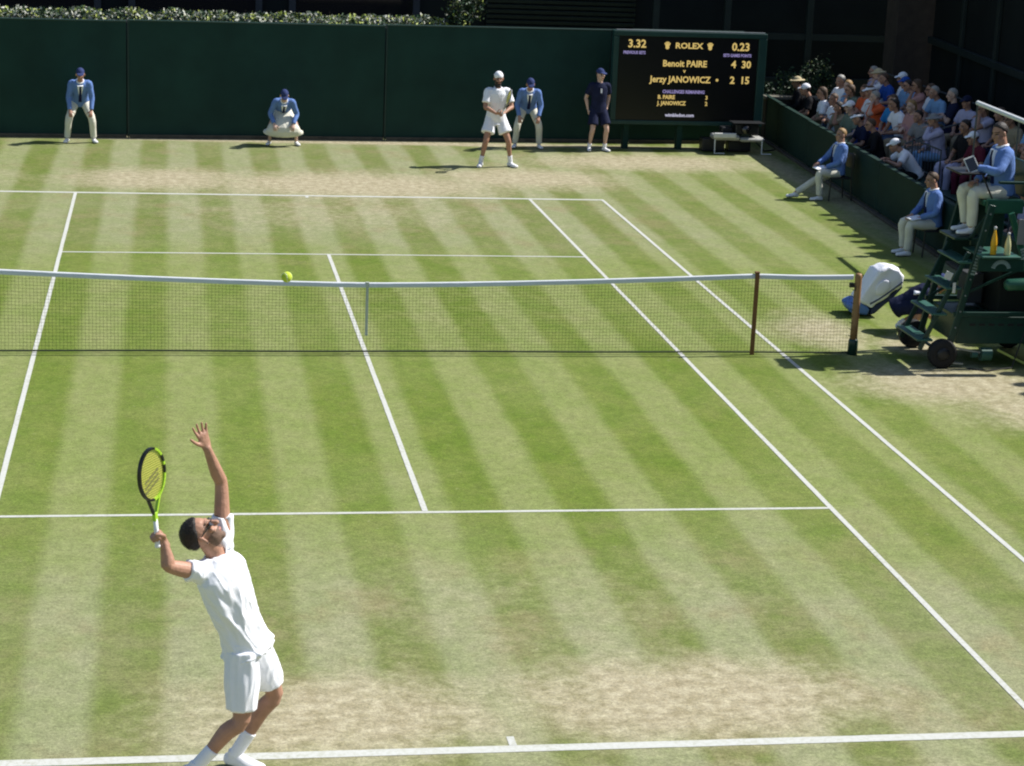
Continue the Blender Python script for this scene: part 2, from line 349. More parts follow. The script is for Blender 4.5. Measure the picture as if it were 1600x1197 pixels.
part('stem', 'bark', hd, lambda b: [b.tube([(x, .4, .12), (x+.05, .38, .3), (x+.02, .34, .46)], [.012, .009, .004], 5) for x in np.arange(-7.8, 5, .45)])['kind'] = 'stuff'
def bush(name, label, cat, loc, rx, rz, n_, size, wts, trunk=.3):
    t_ = thing(name, label, cat, loc)
    part('trunk', 'bark', t_, lambda b: ([b.tube([(0, 0, 0), (.03*k-.05, .02*k, trunk), (.35*rx*math.cos(k*1.9), .35*rx*math.sin(k*1.9), trunk+rz*.9)], [.035, .025, .006], 6) for k in range(5)]))
    b = MB(); pts = []
    cl = [V(random.gauss(0, .45)*rx, random.gauss(0, .45)*rx, trunk+rz*(1+random.uniform(-.75, .85))) for _ in range(26)]
    for i in range(n_):
        c = random.choice(cl); pts.append(c+V(random.gauss(0, .14)*rx, random.gauss(0, .14)*rx, random.gauss(0, .13)*rz))
    leaves(b, [p for p in pts if p.z > .05], size, wts); b.build('crown', ['leaf_cream', 'leaf_lime', 'leaf_green', 'leaf_dark'], t_)
bush('small_tree', 'small dark leafy tree rising behind the end of the fence hedge', 'tree', (3.75, 20.0, 0), .42, 1.0, 2600, .045, (.05, .05, .4, .5), 1.35)
bush('leafy_bush', 'low dark green bush behind the scoreboard', 'bush', (11.75, 21.0, 0), .75, .62, 4200, .045, (0, .02, .5, .48), .2)
bush('conical_shrub', 'narrow upright conifer shrub behind the spectators', 'shrub', (12.8, 22.2, 0), .42, .80, 4200, .04, (0, .02, .48, .5), .15)

# ------------------------------------------------------------------ dark buildings behind
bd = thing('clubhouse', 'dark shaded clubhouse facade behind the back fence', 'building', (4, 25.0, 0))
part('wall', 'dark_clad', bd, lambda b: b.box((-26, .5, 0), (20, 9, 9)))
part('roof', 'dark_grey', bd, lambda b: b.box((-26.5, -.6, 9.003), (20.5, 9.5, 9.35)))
part('plinth', 'dark_louvre', bd, lambda b: b.box((-26, .28, 0), (20, .497, .9)), bevel=.02)
for i, x in enumerate((-15.0, -11.2, -7.4, -3.6)):
    f = part('window', 'dark_grey', bd, lambda b: (b.box((x, .38, 1.0), (x+.16, .497, 3.6)), b.box((x+3.0, .38, 1.0), (x+3.16, .497, 3.6)), b.box((x+.162, .38, 1.0), (x+2.998, .497, 1.9)), b.box((x+.162, .38, 3.3), (x+2.998, .497, 3.6))))
    part('pane', 'lens', f, lambda b: b.box((x+.165, .44, 1.903), (x+2.995, .49, 3.297)))
part('sill', 'dark_grey', bd, lambda b: b.box((-17, -.9, 1.7), (-.1, .275, 2.02)), bevel=.02)
part('sill', 'stone', bd, lambda b: b.box((-3.2, -2.6, 2.2), (-.6, -2.3, 2.33)), bevel=.02)
for k in range(24):
    part('louvre_slat', 'dark_louvre', bd, lambda b: b.box((1.2, .30, .95+k*.125), (4.9, .495, 1.03+k*.125), rot=Matrix.Rotation(R(18), 3, 'X')))
for x in (5.2, 7.0, 9.1, 13.2, 17.3):
    part('column', 'dark_louvre', bd, lambda b: b.box((x, -.35, 0), (x+.16, -.19, 8.9)), bevel=.01)
part('beam', 'dark_louvre', bd, lambda b: b.box((5.2, -.33, 1.9), (17.4, -.21, 2.05)))
pl = thing('brick_pillar', 'broad dull brown pillar standing behind the spectators', 'pillar', (14.85, 22.0, 0))
part('shaft', 'brown_pillar', pl, lambda b: b.box((-.52, -.4, .42), (.52, .4, 8)), bevel=.02)
part('base', 'stone', pl, lambda b: b.box((-.62, -.5, 0), (.62, .5, .417)), bevel=.03)
ew = thing('end_wall', 'low pale topped wall closing the far end of the spectator stand', 'wall', (11.05, 20.5, 0))
part('wall_face', 'brown_pillar', ew, lambda b: b.box((-.1, -.12, 0), (3.4, .12, .92)))
part('coping', 'stone', ew, lambda b: b.box((-.14, -.17, .923), (3.45, .17, 1.0)), bevel=.015)

# terrace that shades the side stand: tall dark wall with unseen head-like bumps added on top for the finger shadows
ta = math.atan2(1, .117)
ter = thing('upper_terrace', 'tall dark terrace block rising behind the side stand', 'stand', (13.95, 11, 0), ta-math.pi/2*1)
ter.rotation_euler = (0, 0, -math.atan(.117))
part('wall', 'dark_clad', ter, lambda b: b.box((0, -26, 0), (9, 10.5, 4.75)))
part('ledge', 'dark_louvre', ter, lambda b: b.box((-.12, -26, 2.2), (-.003, 10.5, 2.36)), bevel=.02)
for k in range(8):
    y = -12+k*2.8
    part('pilaster', 'dark_louvre', ter, lambda b: b.box((-.09, y, 0), (-.004, y+.18, 4.74)), bevel=.01)
bump_mesh = None
for k in range(68):
    y = -25.6+k*.53+random.uniform(-.05, .05)
    if bump_mesh is None:
        bump_mesh = MB(); bump_mesh.box((.02, -.19, 4.752), (.10, .19, 5.08)); bump_mesh.lathe([(.03, 5.05), (.10, 5.10), (.125, 5.2), (.10, 5.3), (.03, 5.34)], 10, at=(.06, 0, 0)); bump_mesh = bump_mesh.mesh('seat_back'); bump_mesh.materials.append(M['seat_plastic'])
    o = link('seat_back', bump_mesh, None, ter); o.location = (random.uniform(0, .5), y, random.uniform(-.1, .0)); o.scale.z = 1+random.uniform(0, .02)  # no real seats: head-shaped bumps added out of view to cast jagged shade
# ------------------------------------------------------------------ side wall and stand
def wx(y): return 10.29+(y-9.41)*.0625
sw = thing('side_barrier', 'low dark green board wall in front of the side spectators', 'wall', (wx(8), 8, 0), -math.atan(.0625))
for k in range(10):
    y0 = -14.0+k*2.8; h = .86+.012*k
    part('board_panel', 'wall_green', sw, lambda b: b.box((0, y0+.006, .06), (.05, y0+2.794, h)), bevel=.006)
    part('post', 'fence_post', sw, lambda b: b.box((.052, y0-.03, 0), (.11, y0+.03, h)), bevel=.004)
    part('cap_rail', 'wall_green', sw, lambda b: b.box((-.02, y0+.003, h+.003), (.08, y0+2.797, h+.035)), bevel=.006)
part('kerb', 'dirt', sw, lambda b: b.box((-.10, -14, 0), (-.003, 13.9, .055)), bevel=.01)
st = thing('spectator_stand', 'stepped dark spectator stand behind the green side wall', 'stand', (0, 0, 0))
rows = {10.95: .12, 11.75: .42, 12.55: .67}
prev = -.02
part('step', 'dark_grey', st, lambda b: b.add([(wx(-6)+.12, -6, .001), (11.50, -6, .001), (11.50, 20.3, .001), (wx(20.3)+.12, 20.3, .001), (wx(-6)+.12, -6, .12), (11.50, -6, .12), (11.50, 20.3, .12), (wx(20.3)+.12, 20.3, .12)], [(3, 2, 1, 0), (4, 5, 6, 7), (0, 1, 5, 4), (1, 2, 6, 5), (2, 3, 7, 6), (3, 0, 4, 7)]))
part('step', 'dark_grey', st, lambda b: b.box((11.503, -6, .001), (12.13, 20.3, .42)))
part('step', 'dark_grey', st, lambda b: b.box((12.133, -6, .001), (13.3, 20.3, .67)))
for x, z in ((11.22, .12), (11.75, .42), (12.55, .67)):
    for y0 in (-5.5, .9, 7.3, 13.7):
        part('bench_plank', 'seat_plastic', st, lambda b: b.box((x-.02, y0, z+.40), (x+.30, y0+6.0, z+.44)), bevel=.006)
        [part('bench_riser', 'black_plastic', st, lambda b: b.box((x+.1, y0+.4+k*1.7, z+.001), (x+.16, y0+.5+k*1.7, z+.398))) for k in range(4)]
def railing(label, pts, h, bars, m='steel', r=.018, group='metal railings in the stand'):
    p0 = Vector(pts[0]); t_ = thing('railing', label, 'railing', p0, 0, group)
    q = [Vector(p)-p0 for p in pts]
    part('top_rail', m, t_, lambda b: b.tube([a+V(0, 0, h) for a in q], r, 8))
    part('mid_rail', 'rail_dull', t_, lambda b: b.tube([a+V(0, 0, h*.55) for a in q], min(r*.7, .012), 8))
    for a in q: part('post', 'rail_dull', t_, lambda b: b.tube([a, a+V(0, 0, h-r)], min(r, .016), 8))
    L = (q[-1]-q[0])
    for k in range(bars):
        a = q[0]+L*(k+1)/(bars+1); part('bar', m, t_, lambda b: b.tube([a+V(0, 0, .06), a+V(0, 0, h)], .007, 6))
mat('rail_dull', (.07, .08, .085), .5, .15, 9, metal=.3)
railing('upright barred grey railing behind the white capped front row spectator', [(11.38, 10.4, .12), (11.38, 11.9, .12)], 1.12, 9, 'rail_dull')
railing('grey stair railing climbing past the back row of spectators', [(11.4, 12.35, .13), (12.1, 12.35, .43), (12.9, 12.35, .68)], .95, 0, 'rail_dull')
railing('grey looped railing at the back near the pillar', [(13.25, 17.2, .67), (13.25, 19.1, .67)], 1.05, 0, 'rail_dull')
railing('dull railing behind the back row above the umpire', [(13.25, 13.2, .67), (13.25, 16.8, .67)], 1.05, 0, 'rail_dull')
railing('bright white topped rail running beside the umpire above the stand', [(10.60, 6.95, .12), (10.47, 4.9, .12), (10.35, 2.9, .12)], 2.40, 0, 'white_rail', .04)

# ------------------------------------------------------------------ scoreboard
SBx, SBy = 6.92, 18.43
sb = thing('scoreboard', 'large black electronic scoreboard with yellow match score', 'scoreboard', (SBx, SBy, 0), R(1.2))
part('screen', 'screen_black', sb, lambda b: b.box((.12, -.004, .64), (3.22, .1, 2.44)))
for a, c in (((0, -.05, .55), (3.40, .16, .638)), ((0, -.05, 2.442), (3.40, .16, 2.55)), ((0, -.05, .641), (.118, .16, 2.439)), ((3.222, -.05, .641), (3.40, .16, 2.439))):
    part('frame', 'board_frame', sb, lambda b: b.box(a, c), bevel=.012)
part('back_cabinet', 'dark_clad', sb, lambda b: b.box((.06, .163, .58), (3.34, .5, 2.52)), bevel=.01)
part('top_strip', 'steel', sb, lambda b: b.box((.05, -.03, 2.553), (3.35, .05, 2.575)), bevel=.004)
for x in (.35, 1.55, 2.9): part('leg', 'fence_green', sb, lambda b: b.box((x, .1, 0), (x+.12, .3, .548)), bevel=.008)
def text(body, px, py, size, m, align='CENTER', sx=1.0, off=.0035):
    # px, py: place on the board in metres from its lower left screen corner
    cu = bpy.data.curves.new('lettering', 'FONT'); cu.body = body; cu.size = size; cu.align_x = align; cu.offset = off; cu.extrude = .002; cu.resolution_u = 2
    o = bpy.data.objects.new('lettering', cu); C.objects.link(o); dg = bpy.context.evaluated_depsgraph_get(); dg.update()
    me = bpy.data.meshes.new_from_object(o.evaluated_get(dg)); C.objects.unlink(o); bpy.data.objects.remove(o); bpy.data.curves.remove(cu)
    me.materials.clear()
    o = link('lettering', me, m, sb); o.rotation_euler = (R(90), 0, 0); o.location = (px, -.008, py); o.scale = (sx, 1, 1)
    return o
text('3.32', .52, 2.20, .235, 'led_yellow', off=.006); text('0.23', 2.83, 2.18, .235, 'led_yellow', off=.006)
text('ROLEX', 1.67, 2.20, .17, 'led_yellow', sx=1.15, off=.005)
text('PREVIOUS SETS', .47, 2.06, .088, 'led_violet', sx=.82, off=.003); text('SETS GAMES POINTS', 2.76, 2.045, .088, 'led_violet', sx=.78, off=.003)
text('Benoit PAIRE', 1.60, 1.81, .19, 'led_yellow', sx=.95, off=.005); text('v', 1.60, 1.68, .12, 'led_yellow', off=.003)
text('Jerzy JANOWICZ', 1.52, 1.47, .19, 'led_yellow', sx=.95, off=.005)
text('4  30', 2.86, 1.81, .215, 'led_yellow', off=.006); text('2  15', 2.85, 1.47, .215, 'led_yellow', off=.006)
text('CHALLENGES REMAINING', 1.61, 1.235, .098, 'led_violet', sx=.82, off=.003)
text('B. PAIRE', 1.04, 1.11, .118, 'led_yellow', 'LEFT', .9, .004); text('J. JANOWICZ', 1.04, .98, .118, 'led_yellow', 'LEFT', .9, .004)
text('3', 2.13, 1.11, .118, 'led_yellow', off=.003); text('2', 2.13, .98, .118, 'led_yellow', off=.003)
text('wimbledon.com', 1.55, .73, .10, 'led_white', off=.003)
part('server_dot', 'led_yellow', sb, lambda b: b.lathe([(.03, -.012), (.03, -.006)], 12, 'y', (2.34, 0, 1.535)))
for cx in (1.19, 2.14):
    def crown(b):
        for k, a in enumerate((-40, -20, 0, 20, 40)):
            p = V(cx, -.008, 2.20); q = p+V(math.sin(R(a))*.085, 0, math.cos(R(a))*.125)
            b.beam(p+V(math.sin(R(a))*.03, 0, .02), q, .020, .004, (0, 1, 0)); b.lathe([(.014, -.011), (.014, -.007)], 8, 'y', (q.x, 0, q.z))
        b.lathe([(.042, -.0115), (.042, -.0075)], 14, 'y', (cx, 0, 2.215))
    part('crown_emblem', 'led_yellow', sb, crown)

# ------------------------------------------------------------------ remote camera rig by the scoreboard
rg = thing('camera_rig', 'low white bench with black remote camera gear beneath the scoreboard', 'camera rig', (9.72, 18.15, 0))
part('bench_top', 'bench_grey', rg, lambda b: (b.box((-.58, -.22, .30), (.0, .22, .42)), b.box((.003, -.2, .27), (.56, .2, .37))), bevel=.05)
part('bench_lip', 'white_plastic', rg, lambda b: b.box((-.6, -.27, .36), (-.1, -.223, .47)), bevel=.02)
for x in (-.55, .5): part('leg', 'white_rail', rg, lambda b: b.tube([(x, -.18, .32), (x, -.2, .02), (x+.22, -.2, .02)], .014, 6))
part('camera_body', 'black_plastic', rg, lambda b: (b.box((-.1, -.15, .425), (.42, .2, .66)), b.box((-.4, -.1, .425), (-.14, .15, .58))), bevel=.03)
part('lens', 'lens', rg, lambda b: b.lathe([(.085, -.30), (.09, -.16), (.06, -.15)], 18, 'y', (.1, 0, .55)), smooth=True)
part('gear_case', 'black_plastic', rg, lambda b: (b.box((-.75, .1, .02), (-.25, .4, .3)), b.box((-.15, .15, .02), (.35, .45, .24))), bevel=.02)
part('hood', 'black_plastic', rg, lambda b: b.box((-.2, -.3, .68), (.5, .1, .70)), bevel=.006)
part('cable', 'black_plastic', rg, lambda b: b.tube([(.3, .2, .5), (.5, .25, .2), (.7, .3, .02), (1.0, .5, .02)], .014, 6))

# ------------------------------------------------------------------ people
class Blob(MB):
    def loft(s, pts, rad, hint, seg=14, sub=4, cap=1.0):
        pts = [Vector(p) for p in pts]; rad = [(r, r) if isinstance(r, (int, float)) else r for r in rad]
        hs = hint if isinstance(hint, list) else [hint]*len(pts)
        N = len(pts); P, A, H = [], [], []
        for i in range(N-1):
            p0, p1, p2, p3 = pts[max(i-1, 0)], pts[i], pts[i+1], pts[min(i+2, N-1)]
            for k in range(sub):
                t = k/sub; P.append(.5*((2*p1)+(p2-p0)*t+(2*p0-5*p1+4*p2-p3)*t*t+(3*p1-p0-3*p2+p3)*t**3))
                u = t*t*(3-2*t)*.5+t*.5
                A.append((rad[i][0]*(1-u)+rad[i+1][0]*u, rad[i][1]*(1-u)+rad[i+1][1]*u)); H.append(hs[i].lerp(hs[i+1], t))
        P.append(pts[-1]); A.append(rad[-1]); H.append(hs[-1])
        T = [(P[min(i+1, len(P)-1)]-P[max(i-1, 0)]).normalized() for i in range(len(P))]
        if cap:
            c0, c1 = cap*min(A[0]), cap*min(A[-1])
            pre = [(P[0]-T[0]*c0*math.sin(a), (A[0][0]*math.cos(a), A[0][1]*math.cos(a)), T[0], H[0]) for a in (R(85), R(55), R(28))]
            post = [(P[-1]+T[-1]*c1*math.sin(a), (A[-1][0]*math.cos(a), A[-1][1]*math.cos(a)), T[-1], H[-1]) for a in (R(28), R(55), R(85))]
        else: pre, post = [], []
        allr = pre+list(zip(P, A, T, H))+post
        vs, fs = [], []
        for p, a, t, h in allr:
            l = (h-t*h.dot(t)); l = l.normalized() if l.length > 1e-4 else t.orthogonal().normalized(); f = l.cross(t)
            vs += [p+l*a[0]*math.cos(2*math.pi*k/seg)+f*a[1]*math.sin(2*math.pi*k/seg) for k in range(seg)]
        for i in range(len(allr)-1): fs += [(i*seg+k, i*seg+(k+1) % seg, (i+1)*seg+(k+1) % seg, (i+1)*seg+k) for k in range(seg)]
        fs += [tuple(range(seg))[::-1], tuple((len(allr)-1)*seg+k for k in range(seg))]
        return s.add(vs, fs)
    def ell(s, c, ax, r, n=14, fn=None):
        c = Vector(c); vs, fs = [], []; m_ = n//2+2
        for i in range(m_+1):
            th = math.pi*min(max(i/m_, .02), .98)
            for k in range(n):
                ph = 2*math.pi*k/n; d = (math.sin(th)*math.cos(ph), math.sin(th)*math.sin(ph), math.cos(th))
                g = fn(d) if fn else 1
                vs.append(c+sum((ax[j]*(r[j]*d[j]*g) for j in range(3)), V(0, 0, 0)))
        for i in range(m_): fs += [(i*n+k, i*n+(k+1) % n, (i+1)*n+(k+1) % n, (i+1)*n+k) for k in range(n)]
        fs += [tuple(range(n))[::-1], tuple(m_*n+k for k in range(n))]
        return s.add(vs, fs)
    def skin(s, vox, it=4, wr=0, wfreq=12, wdir=None, fac=.5):
        me = s.mesh('blob'); o = bpy.data.objects.new('blob', me); C.objects.link(o)
        r = o.modifiers.new('r', 'REMESH'); r.mode = 'VOXEL'; r.voxel_size = vox; r.use_smooth_shade = True
        if it: q = o.modifiers.new('s', 'SMOOTH'); q.iterations = it; q.factor = fac
        dg = bpy.context.evaluated_depsgraph_get(); dg.update()
        out = bpy.data.meshes.new_from_object(o.evaluated_get(dg)); bpy.data.objects.remove(o); bpy.data.meshes.remove(me)
        if wr:
            n = len(out.vertices); co = np.empty(n*3); out.vertices.foreach_get('co', co); no = np.empty(n*3); out.vertices.foreach_get('normal', no)
            co = co.reshape(-1, 3); no = no.reshape(-1, 3); d = np.empty(n)
            a = Vector(wdir or (.5, .2, .6)).normalized()
            for i in range(n):
                p = Vector(co[i]); along = p.dot(a); q = p-a*along*.72
                v = noise.noise(q*wfreq)+.5*noise.noise(q*wfreq*2.1+V(3, 1, 7))
                d[i] = -abs(v)*1.4+.35
            co += no*(d*wr)[:, None]; out.vertices.foreach_set('co', co.ravel())
        out.shade_smooth(); return out
def ik(a, b, l1, l2, pole):
    d = b-a; L = min(d.length, .998*(l1+l2)); dn = d.normalized(); b = a+dn*L
    x = (l1*l1-l2*l2+L*L)/(2*L); h = math.sqrt(max(l1*l1-x*x, 1e-6)); p = pole-dn*pole.dot(dn); p.normalize()
    return a+dn*x+p*h, b
def hand(B, w_, d, n, t, s, curl=18, spread=.15, thumb=.3, base=0):
    d = d.normalized(); t = (t-d*t.dot(d)).normalized(); n = (n-d*n.dot(d)-t*n.dot(t)).normalized()
    B.loft([w_-d*.02*s, w_+d*.04*s, w_+d*.088*s], [(.027*s, .019*s), (.038*s, .017*s), (.041*s, .0135*s)], t, 10, 3)
    for off, L in ((.031, .074), (.0105, .084), (-.0105, .078), (-.030, .062)):
        p = w_+d*.083*s+t*off*s; fd = (d+t*off/.03*spread).normalized(); pts = [p-fd*.02*s, p]; c = base
        for q in (.46, .31, .25):
            c += curl; pts.append(pts[-1]+(fd*math.cos(R(c))+n*math.sin(R(c)))*L*q*s)
        B.loft(pts, [.0095*s, .0098*s, .009*s, .0085*s, .0075*s], t, 8, 2)
    if curl > 55:
        p = w_+d*.03*s+t*.024*s; pts = [p, p+(d*.6+t*.35+n*.75).normalized()*.038*s]; pts.append(pts[-1]+(d*.7-t*.2+n*.5).normalized()*.033*s); pts.append(pts[-1]+(d*.5-t*.6+n*.1).normalized()*.026*s)
        B.loft(pts, [.014*s, .0125*s, .0105*s, .0085*s], n, 8, 2); return
    p = w_+d*.025*s+t*.022*s; td = (d*.62+t*.75+n*thumb).normalized()
    pts = [p, p+td*.04*s]; pts.append(pts[-1]+(td+d*.25+n*thumb*.8).normalized()*.034*s); pts.append(pts[-1]+(td+d*.5+n*thumb*1.2).normalized()*.028*s)
    B.loft(pts, [.014*s, .0125*s, .0105*s, .0085*s], n, 8, 2)
class Fig: pass
def solve(P):
    """P: dict of joints in the figure's own frame; facing -Y, its left at +X."""
    g = Fig(); s = g.s = P.get('s', 1.0)
    g.pc, g.nb = P['pelvis'], P['neck']; g.hl = P.get('hl', V(1, 0, 0)).normalized(); g.sl = P.get('sl', g.hl).normalized()
    g.bow = P.get('bow', V(0, 0, 0)); g.ax = (g.nb-g.pc).normalized(); g.len = (g.nb-g.pc).length
    g.hf = P.get('hf', V(0, -1, 0)).normalized(); g.hu = P.get('hu', V(0, 0, 1)); g.hu = (g.hu-g.hf*g.hu.dot(g.hf)).normalized(); g.hlft = g.hu.cross(g.hf)*-1
    g.hlft = g.hf.cross(g.hu)*-1
    g.hc = P['head']; g.cf = g.sl.cross(g.ax).normalized()
    g.sh = {}; g.el = {}; g.wr = {}; g.hip = {}; g.kn = {}; g.an = {}
    for k, sg in (('l', 1), ('r', -1)):
        g.sh[k] = P.get('sh_'+k, g.nb-g.ax*.065*s+g.sl*sg*.178*s)
        if 'el_'+k in P: g.el[k], g.wr[k] = P['el_'+k], P['wr_'+k]
        else: g.el[k], g.wr[k] = ik(g.sh[k], P['wr_'+k], .30*s, .265*s, P.get('ep_'+k, V(sg*.6, .6, -.3)))
        g.hip[k] = P.get('hip_'+k, g.pc-g.ax*.03*s+g.hl*sg*.088*s)
        if 'kn_'+k in P: g.kn[k], g.an[k] = P['kn_'+k], P['an_'+k]
        else: g.kn[k], g.an[k] = ik(g.hip[k], P['an_'+k], .445*s, .43*s, P.get('kp_'+k, V(sg*.2, -1, 0)))
    g.fd = {k: P.get('ft_'+k, V(0, -1, 0)).normalized() for k in 'lr'}; g.fu = {k: P.get('fu_'+k, V(0, 0, 1)) for k in 'lr'}
    g.hand = {k: P.get('hand_'+k) for k in 'lr'}
    return g
SEC = [(-.16, .150, .112), (0, .165, .118), (.25, .146, .106), (.55, .163, .116), (.80, .172, .104), (.93, .118, .078), (1.0, .062, .058)]
def torso(g, t): return g.pc+(g.nb-g.pc)*t+g.bow*(4*t*(1-t) if 0 < t < 1 else 0)
def torso_loft(B, g, t0, t1, ex, flare=0):
    s = g.s; ts = [q for q in SEC if t0 < q[0] < t1]; f = lambda t: (np.interp(t, [q[0] for q in SEC], [q[1] for q in SEC]), np.interp(t, [q[0] for q in SEC], [q[2] for q in SEC]))
    ts = [(t0, *f(t0))]+ts+[(t1, *f(t1))]
    B.loft([torso(g, q[0]) for q in ts], [((q[1]+ex+(flare if i == 0 else 0))*s, (q[2]+ex+(flare if i == 0 else 0))*s) for i, q in enumerate(ts)], [g.hl.lerp(g.sl, min(max(q[0], 0), 1)) for q in ts], 20, 4, .25)
def body_mesh(g, vox, beard=False, it=3):
    s = g.s; B = Blob(); hc, f, u, l = g.hc, g.hf, g.hu, g.hlft; ax = (l, f, u)
    torso_loft(B, g, -.12, 1.0, -.004)
    B.loft([g.nb-g.ax*.05*s, g.nb+g.ax*.02*s, hc-u*.055*s-f*.022*s], [(.068*s, .062*s), (.058*s, .058*s), (.056*s, .06*s)], g.sl, 14, 3)
    B.ell(hc+u*.03*s-f*.012*s, ax, (.077*s, .098*s, .092*s), 18)
    B.ell(hc-u*.045*s+f*.022*s, ax, (.061*s, .073*s, .080*s), 18)
    B.ell(hc-u*.104*s+f*.062*s, ax, (.030*s, .027*s, .022*s), 10)
    B.loft([hc+u*.022*s+f*.086*s, hc-u*.004*s+f*.10*s, hc-u*.028*s+f*.112*s], [.010*s, .0125*s, .0165*s], l, 8, 2)
    B.ell(hc+u*.032*s+f*.080*s, ax, (.050*s, .014*s, .011*s), 10)
    B.ell(hc-u*.066*s+f*.088*s, ax, (.024*s, .012*s, .011*s), 10)
    for sg in (1, -1):
        B.ell(hc+l*sg*.082*s-f*.006*s-u*.014*s, ((l*sg*.8-f*.5).normalized(), (f*.8+l*sg*.5).normalized(), u), (.013*s, .023*s, .036*s), 10)
        B.ell(hc+l*sg*.042*s+f*.070*s-u*.022*s, ax, (.024*s, .018*s, .02*s), 8)
    for k, sg in (('l', 1), ('r', -1)):
        a, e, w_ = g.sh[k], g.el[k], g.wr[k]; inn = a.lerp(g.nb-g.ax*.07*s, .45); hn = (e-a).cross(w_-e); hn = hn if hn.length > 1e-4 else V(0, 0, 1)
        B.loft([inn, a, a.lerp(e, .4), e, e.lerp(w_, .28), w_], [(.058*s, .058*s), (.058*s, .058*s), (.049*s, .051*s), (.040*s, .041*s), (.043*s, .041*s), (.027*s, .024*s)], hn, 12, 3)
        H = g.hand[k] or {}
        d = H.get('d', (w_-e)).normalized(); n = H.get('n', V(-sg, 0, 0)); t_ = H.get('t', None)
        if t_ is None: t_ = n.cross(d) if sg > 0 else d.cross(n)
        hand(B, w_, d, n, t_, s, H.get('curl', 20), H.get('spread', .12), H.get('thumb', .3), H.get('base', 0))
        h, kn, an = g.hip[k], g.kn[k], g.an[k]; kf = (kn-h).cross(an-kn)
        lat = g.hl
        back = (an-kn).normalized().cross(lat).normalized()
        if back.dot(g.fd[k]) > 0: back = -back
        B.loft([h, h.lerp(kn, .45), kn, kn.lerp(an, .3)+back*.012*s, kn.lerp(an, .72), an], [(.083*s, .088*s), (.070*s, .074*s), (.054*s, .056*s), (.052*s, .056*s), (.036*s, .040*s), (.033*s, .037*s)], lat, 14, 3)
    me = B.skin(vox, it)
    # face colouring by place on the head
    mats = [0]*len(me.polygons); I = Matrix((l, f, u))
    for p in me.polygons:
        c = p.center-hc
        if c.length > .17*s: continue
        a, b_, z = (I@c)/s
        if b_ > .045:
            if abs(abs(a)-.032) < .015 and -.002 < z < .012: mats[p.index] = 1
            elif abs(abs(a)-.032) < .022 and .024 < z < .034: mats[p.index] = 3
            elif abs(a) < .024 and -.075 < z < -.058 and b_ > .075: mats[p.index] = 2
        if beard and z < -.030 and b_ > -.005 and mats[p.index] != 2 and (abs(a) > .030+.25*(z+.030) or z < -.052 and b_ < .108 or z < -.045) and (z < -.044 or abs(a) > .045): mats[p.index] = 3
    me.polygons.foreach_set('material_index', mats); return me
def hairf(style):
    lim = {'short': ((-1, -.80), (-.35, -.62), (-.08, -.22), (.2, .0), (.45, .36), (.7, .50), (1, .62)), 'long': ((-1, -1), (-.2, -1), (.15, -.1), (.45, .36), (.7, .50), (1, .62))}[style]
    def fn(d):
        th = np.interp(d[1], [q[0] for q in lim], [q[1] for q in lim]); x = min(max((d[2]-th)/.14, 0), 1)
        return .86+(.235 if style == 'short' else .26)*x+.03*noise.noise(V(*d)*5)*x
    return fn
def hair_mesh(g, style='short', vox=.008):
    s = g.s; B = Blob(); ax = (g.hlft, g.hf, g.hu)
    B.ell(g.hc+g.hu*.03*s-g.hf*.014*s, ax, (.077*s, .098*s, .094*s), 28, hairf('short' if style == 'short' else 'long'))
    if style == 'long': B.loft([g.hc-g.hf*.07*s+g.hu*.03*s, g.hc-g.hf*.085*s-g.hu*.06*s, g.hc-g.hf*.08*s-g.hu*.16*s], [(.075*s, .04*s), (.078*s, .035*s), (.05*s, .022*s)], g.hlft, 14, 3)
    return B.skin(vox, 2)
def cap_mesh(g, style='cap', vox=.008):
    s = g.s; B = Blob(); l, f, u = g.hlft, g.hf, g.hu; c = g.hc+u*.034*s-f*.012*s
    if style != 'visor': B.ell(c, (l, f, u), (.089*s, .110*s, .104*s), 24, lambda d: 1 if d[2] > .05 else (.86 if d[2] < -.05 else .93))
    else: B.loft([c+V(0, 0, 0)+u*.018*s, c+u*.05*s], [(.088*s, .109*s), (.086*s, .107*s)], l, 24, 2, .1)
    if style == 'brim': B.loft([c+u*.004*s, c+u*.016*s], [(.16*s, .18*s), (.155*s, .175*s)], l, 24, 2, .1)
    else:
        d = -f if style == 'backward' else f
        B.loft([c+d*.06*s+u*.020*s, c+d*.13*s+u*.014*s, c+d*.175*s-u*.006*s], [(.078*s, .009*s), (.074*s, .008*s), (.05*s, .007*s)], l, 14, 4, .6)
    return B.skin(vox*.8, 1)
def sleeve(B, g, k, fr, r0, r1, inset=.30):
    s = g.s; a, e, w_ = g.sh[k], g.el[k], g.wr[k]; inn = a.lerp(g.nb-g.ax*.09*s, inset+.15)
    hn = (e-a).cross(w_-e); hn = hn if hn.length > 1e-4 else V(0, 0, 1)
    if fr <= 1: q = a.lerp(e, fr); pts = [inn, a, a.lerp(q, .5), q]; rad = [.072*s, r0*s, (r0+r1)/2*s, r1*s]
    else: pts = [inn, a, a.lerp(e, .5), e, e.lerp(w_, .5), e.lerp(w_, fr-1)]; rad = [.072*s, r0*s, (r0-.006)*s, .056*s, .050*s, r1*s]
    B.loft(pts, rad, hn, 14, 4, .15)
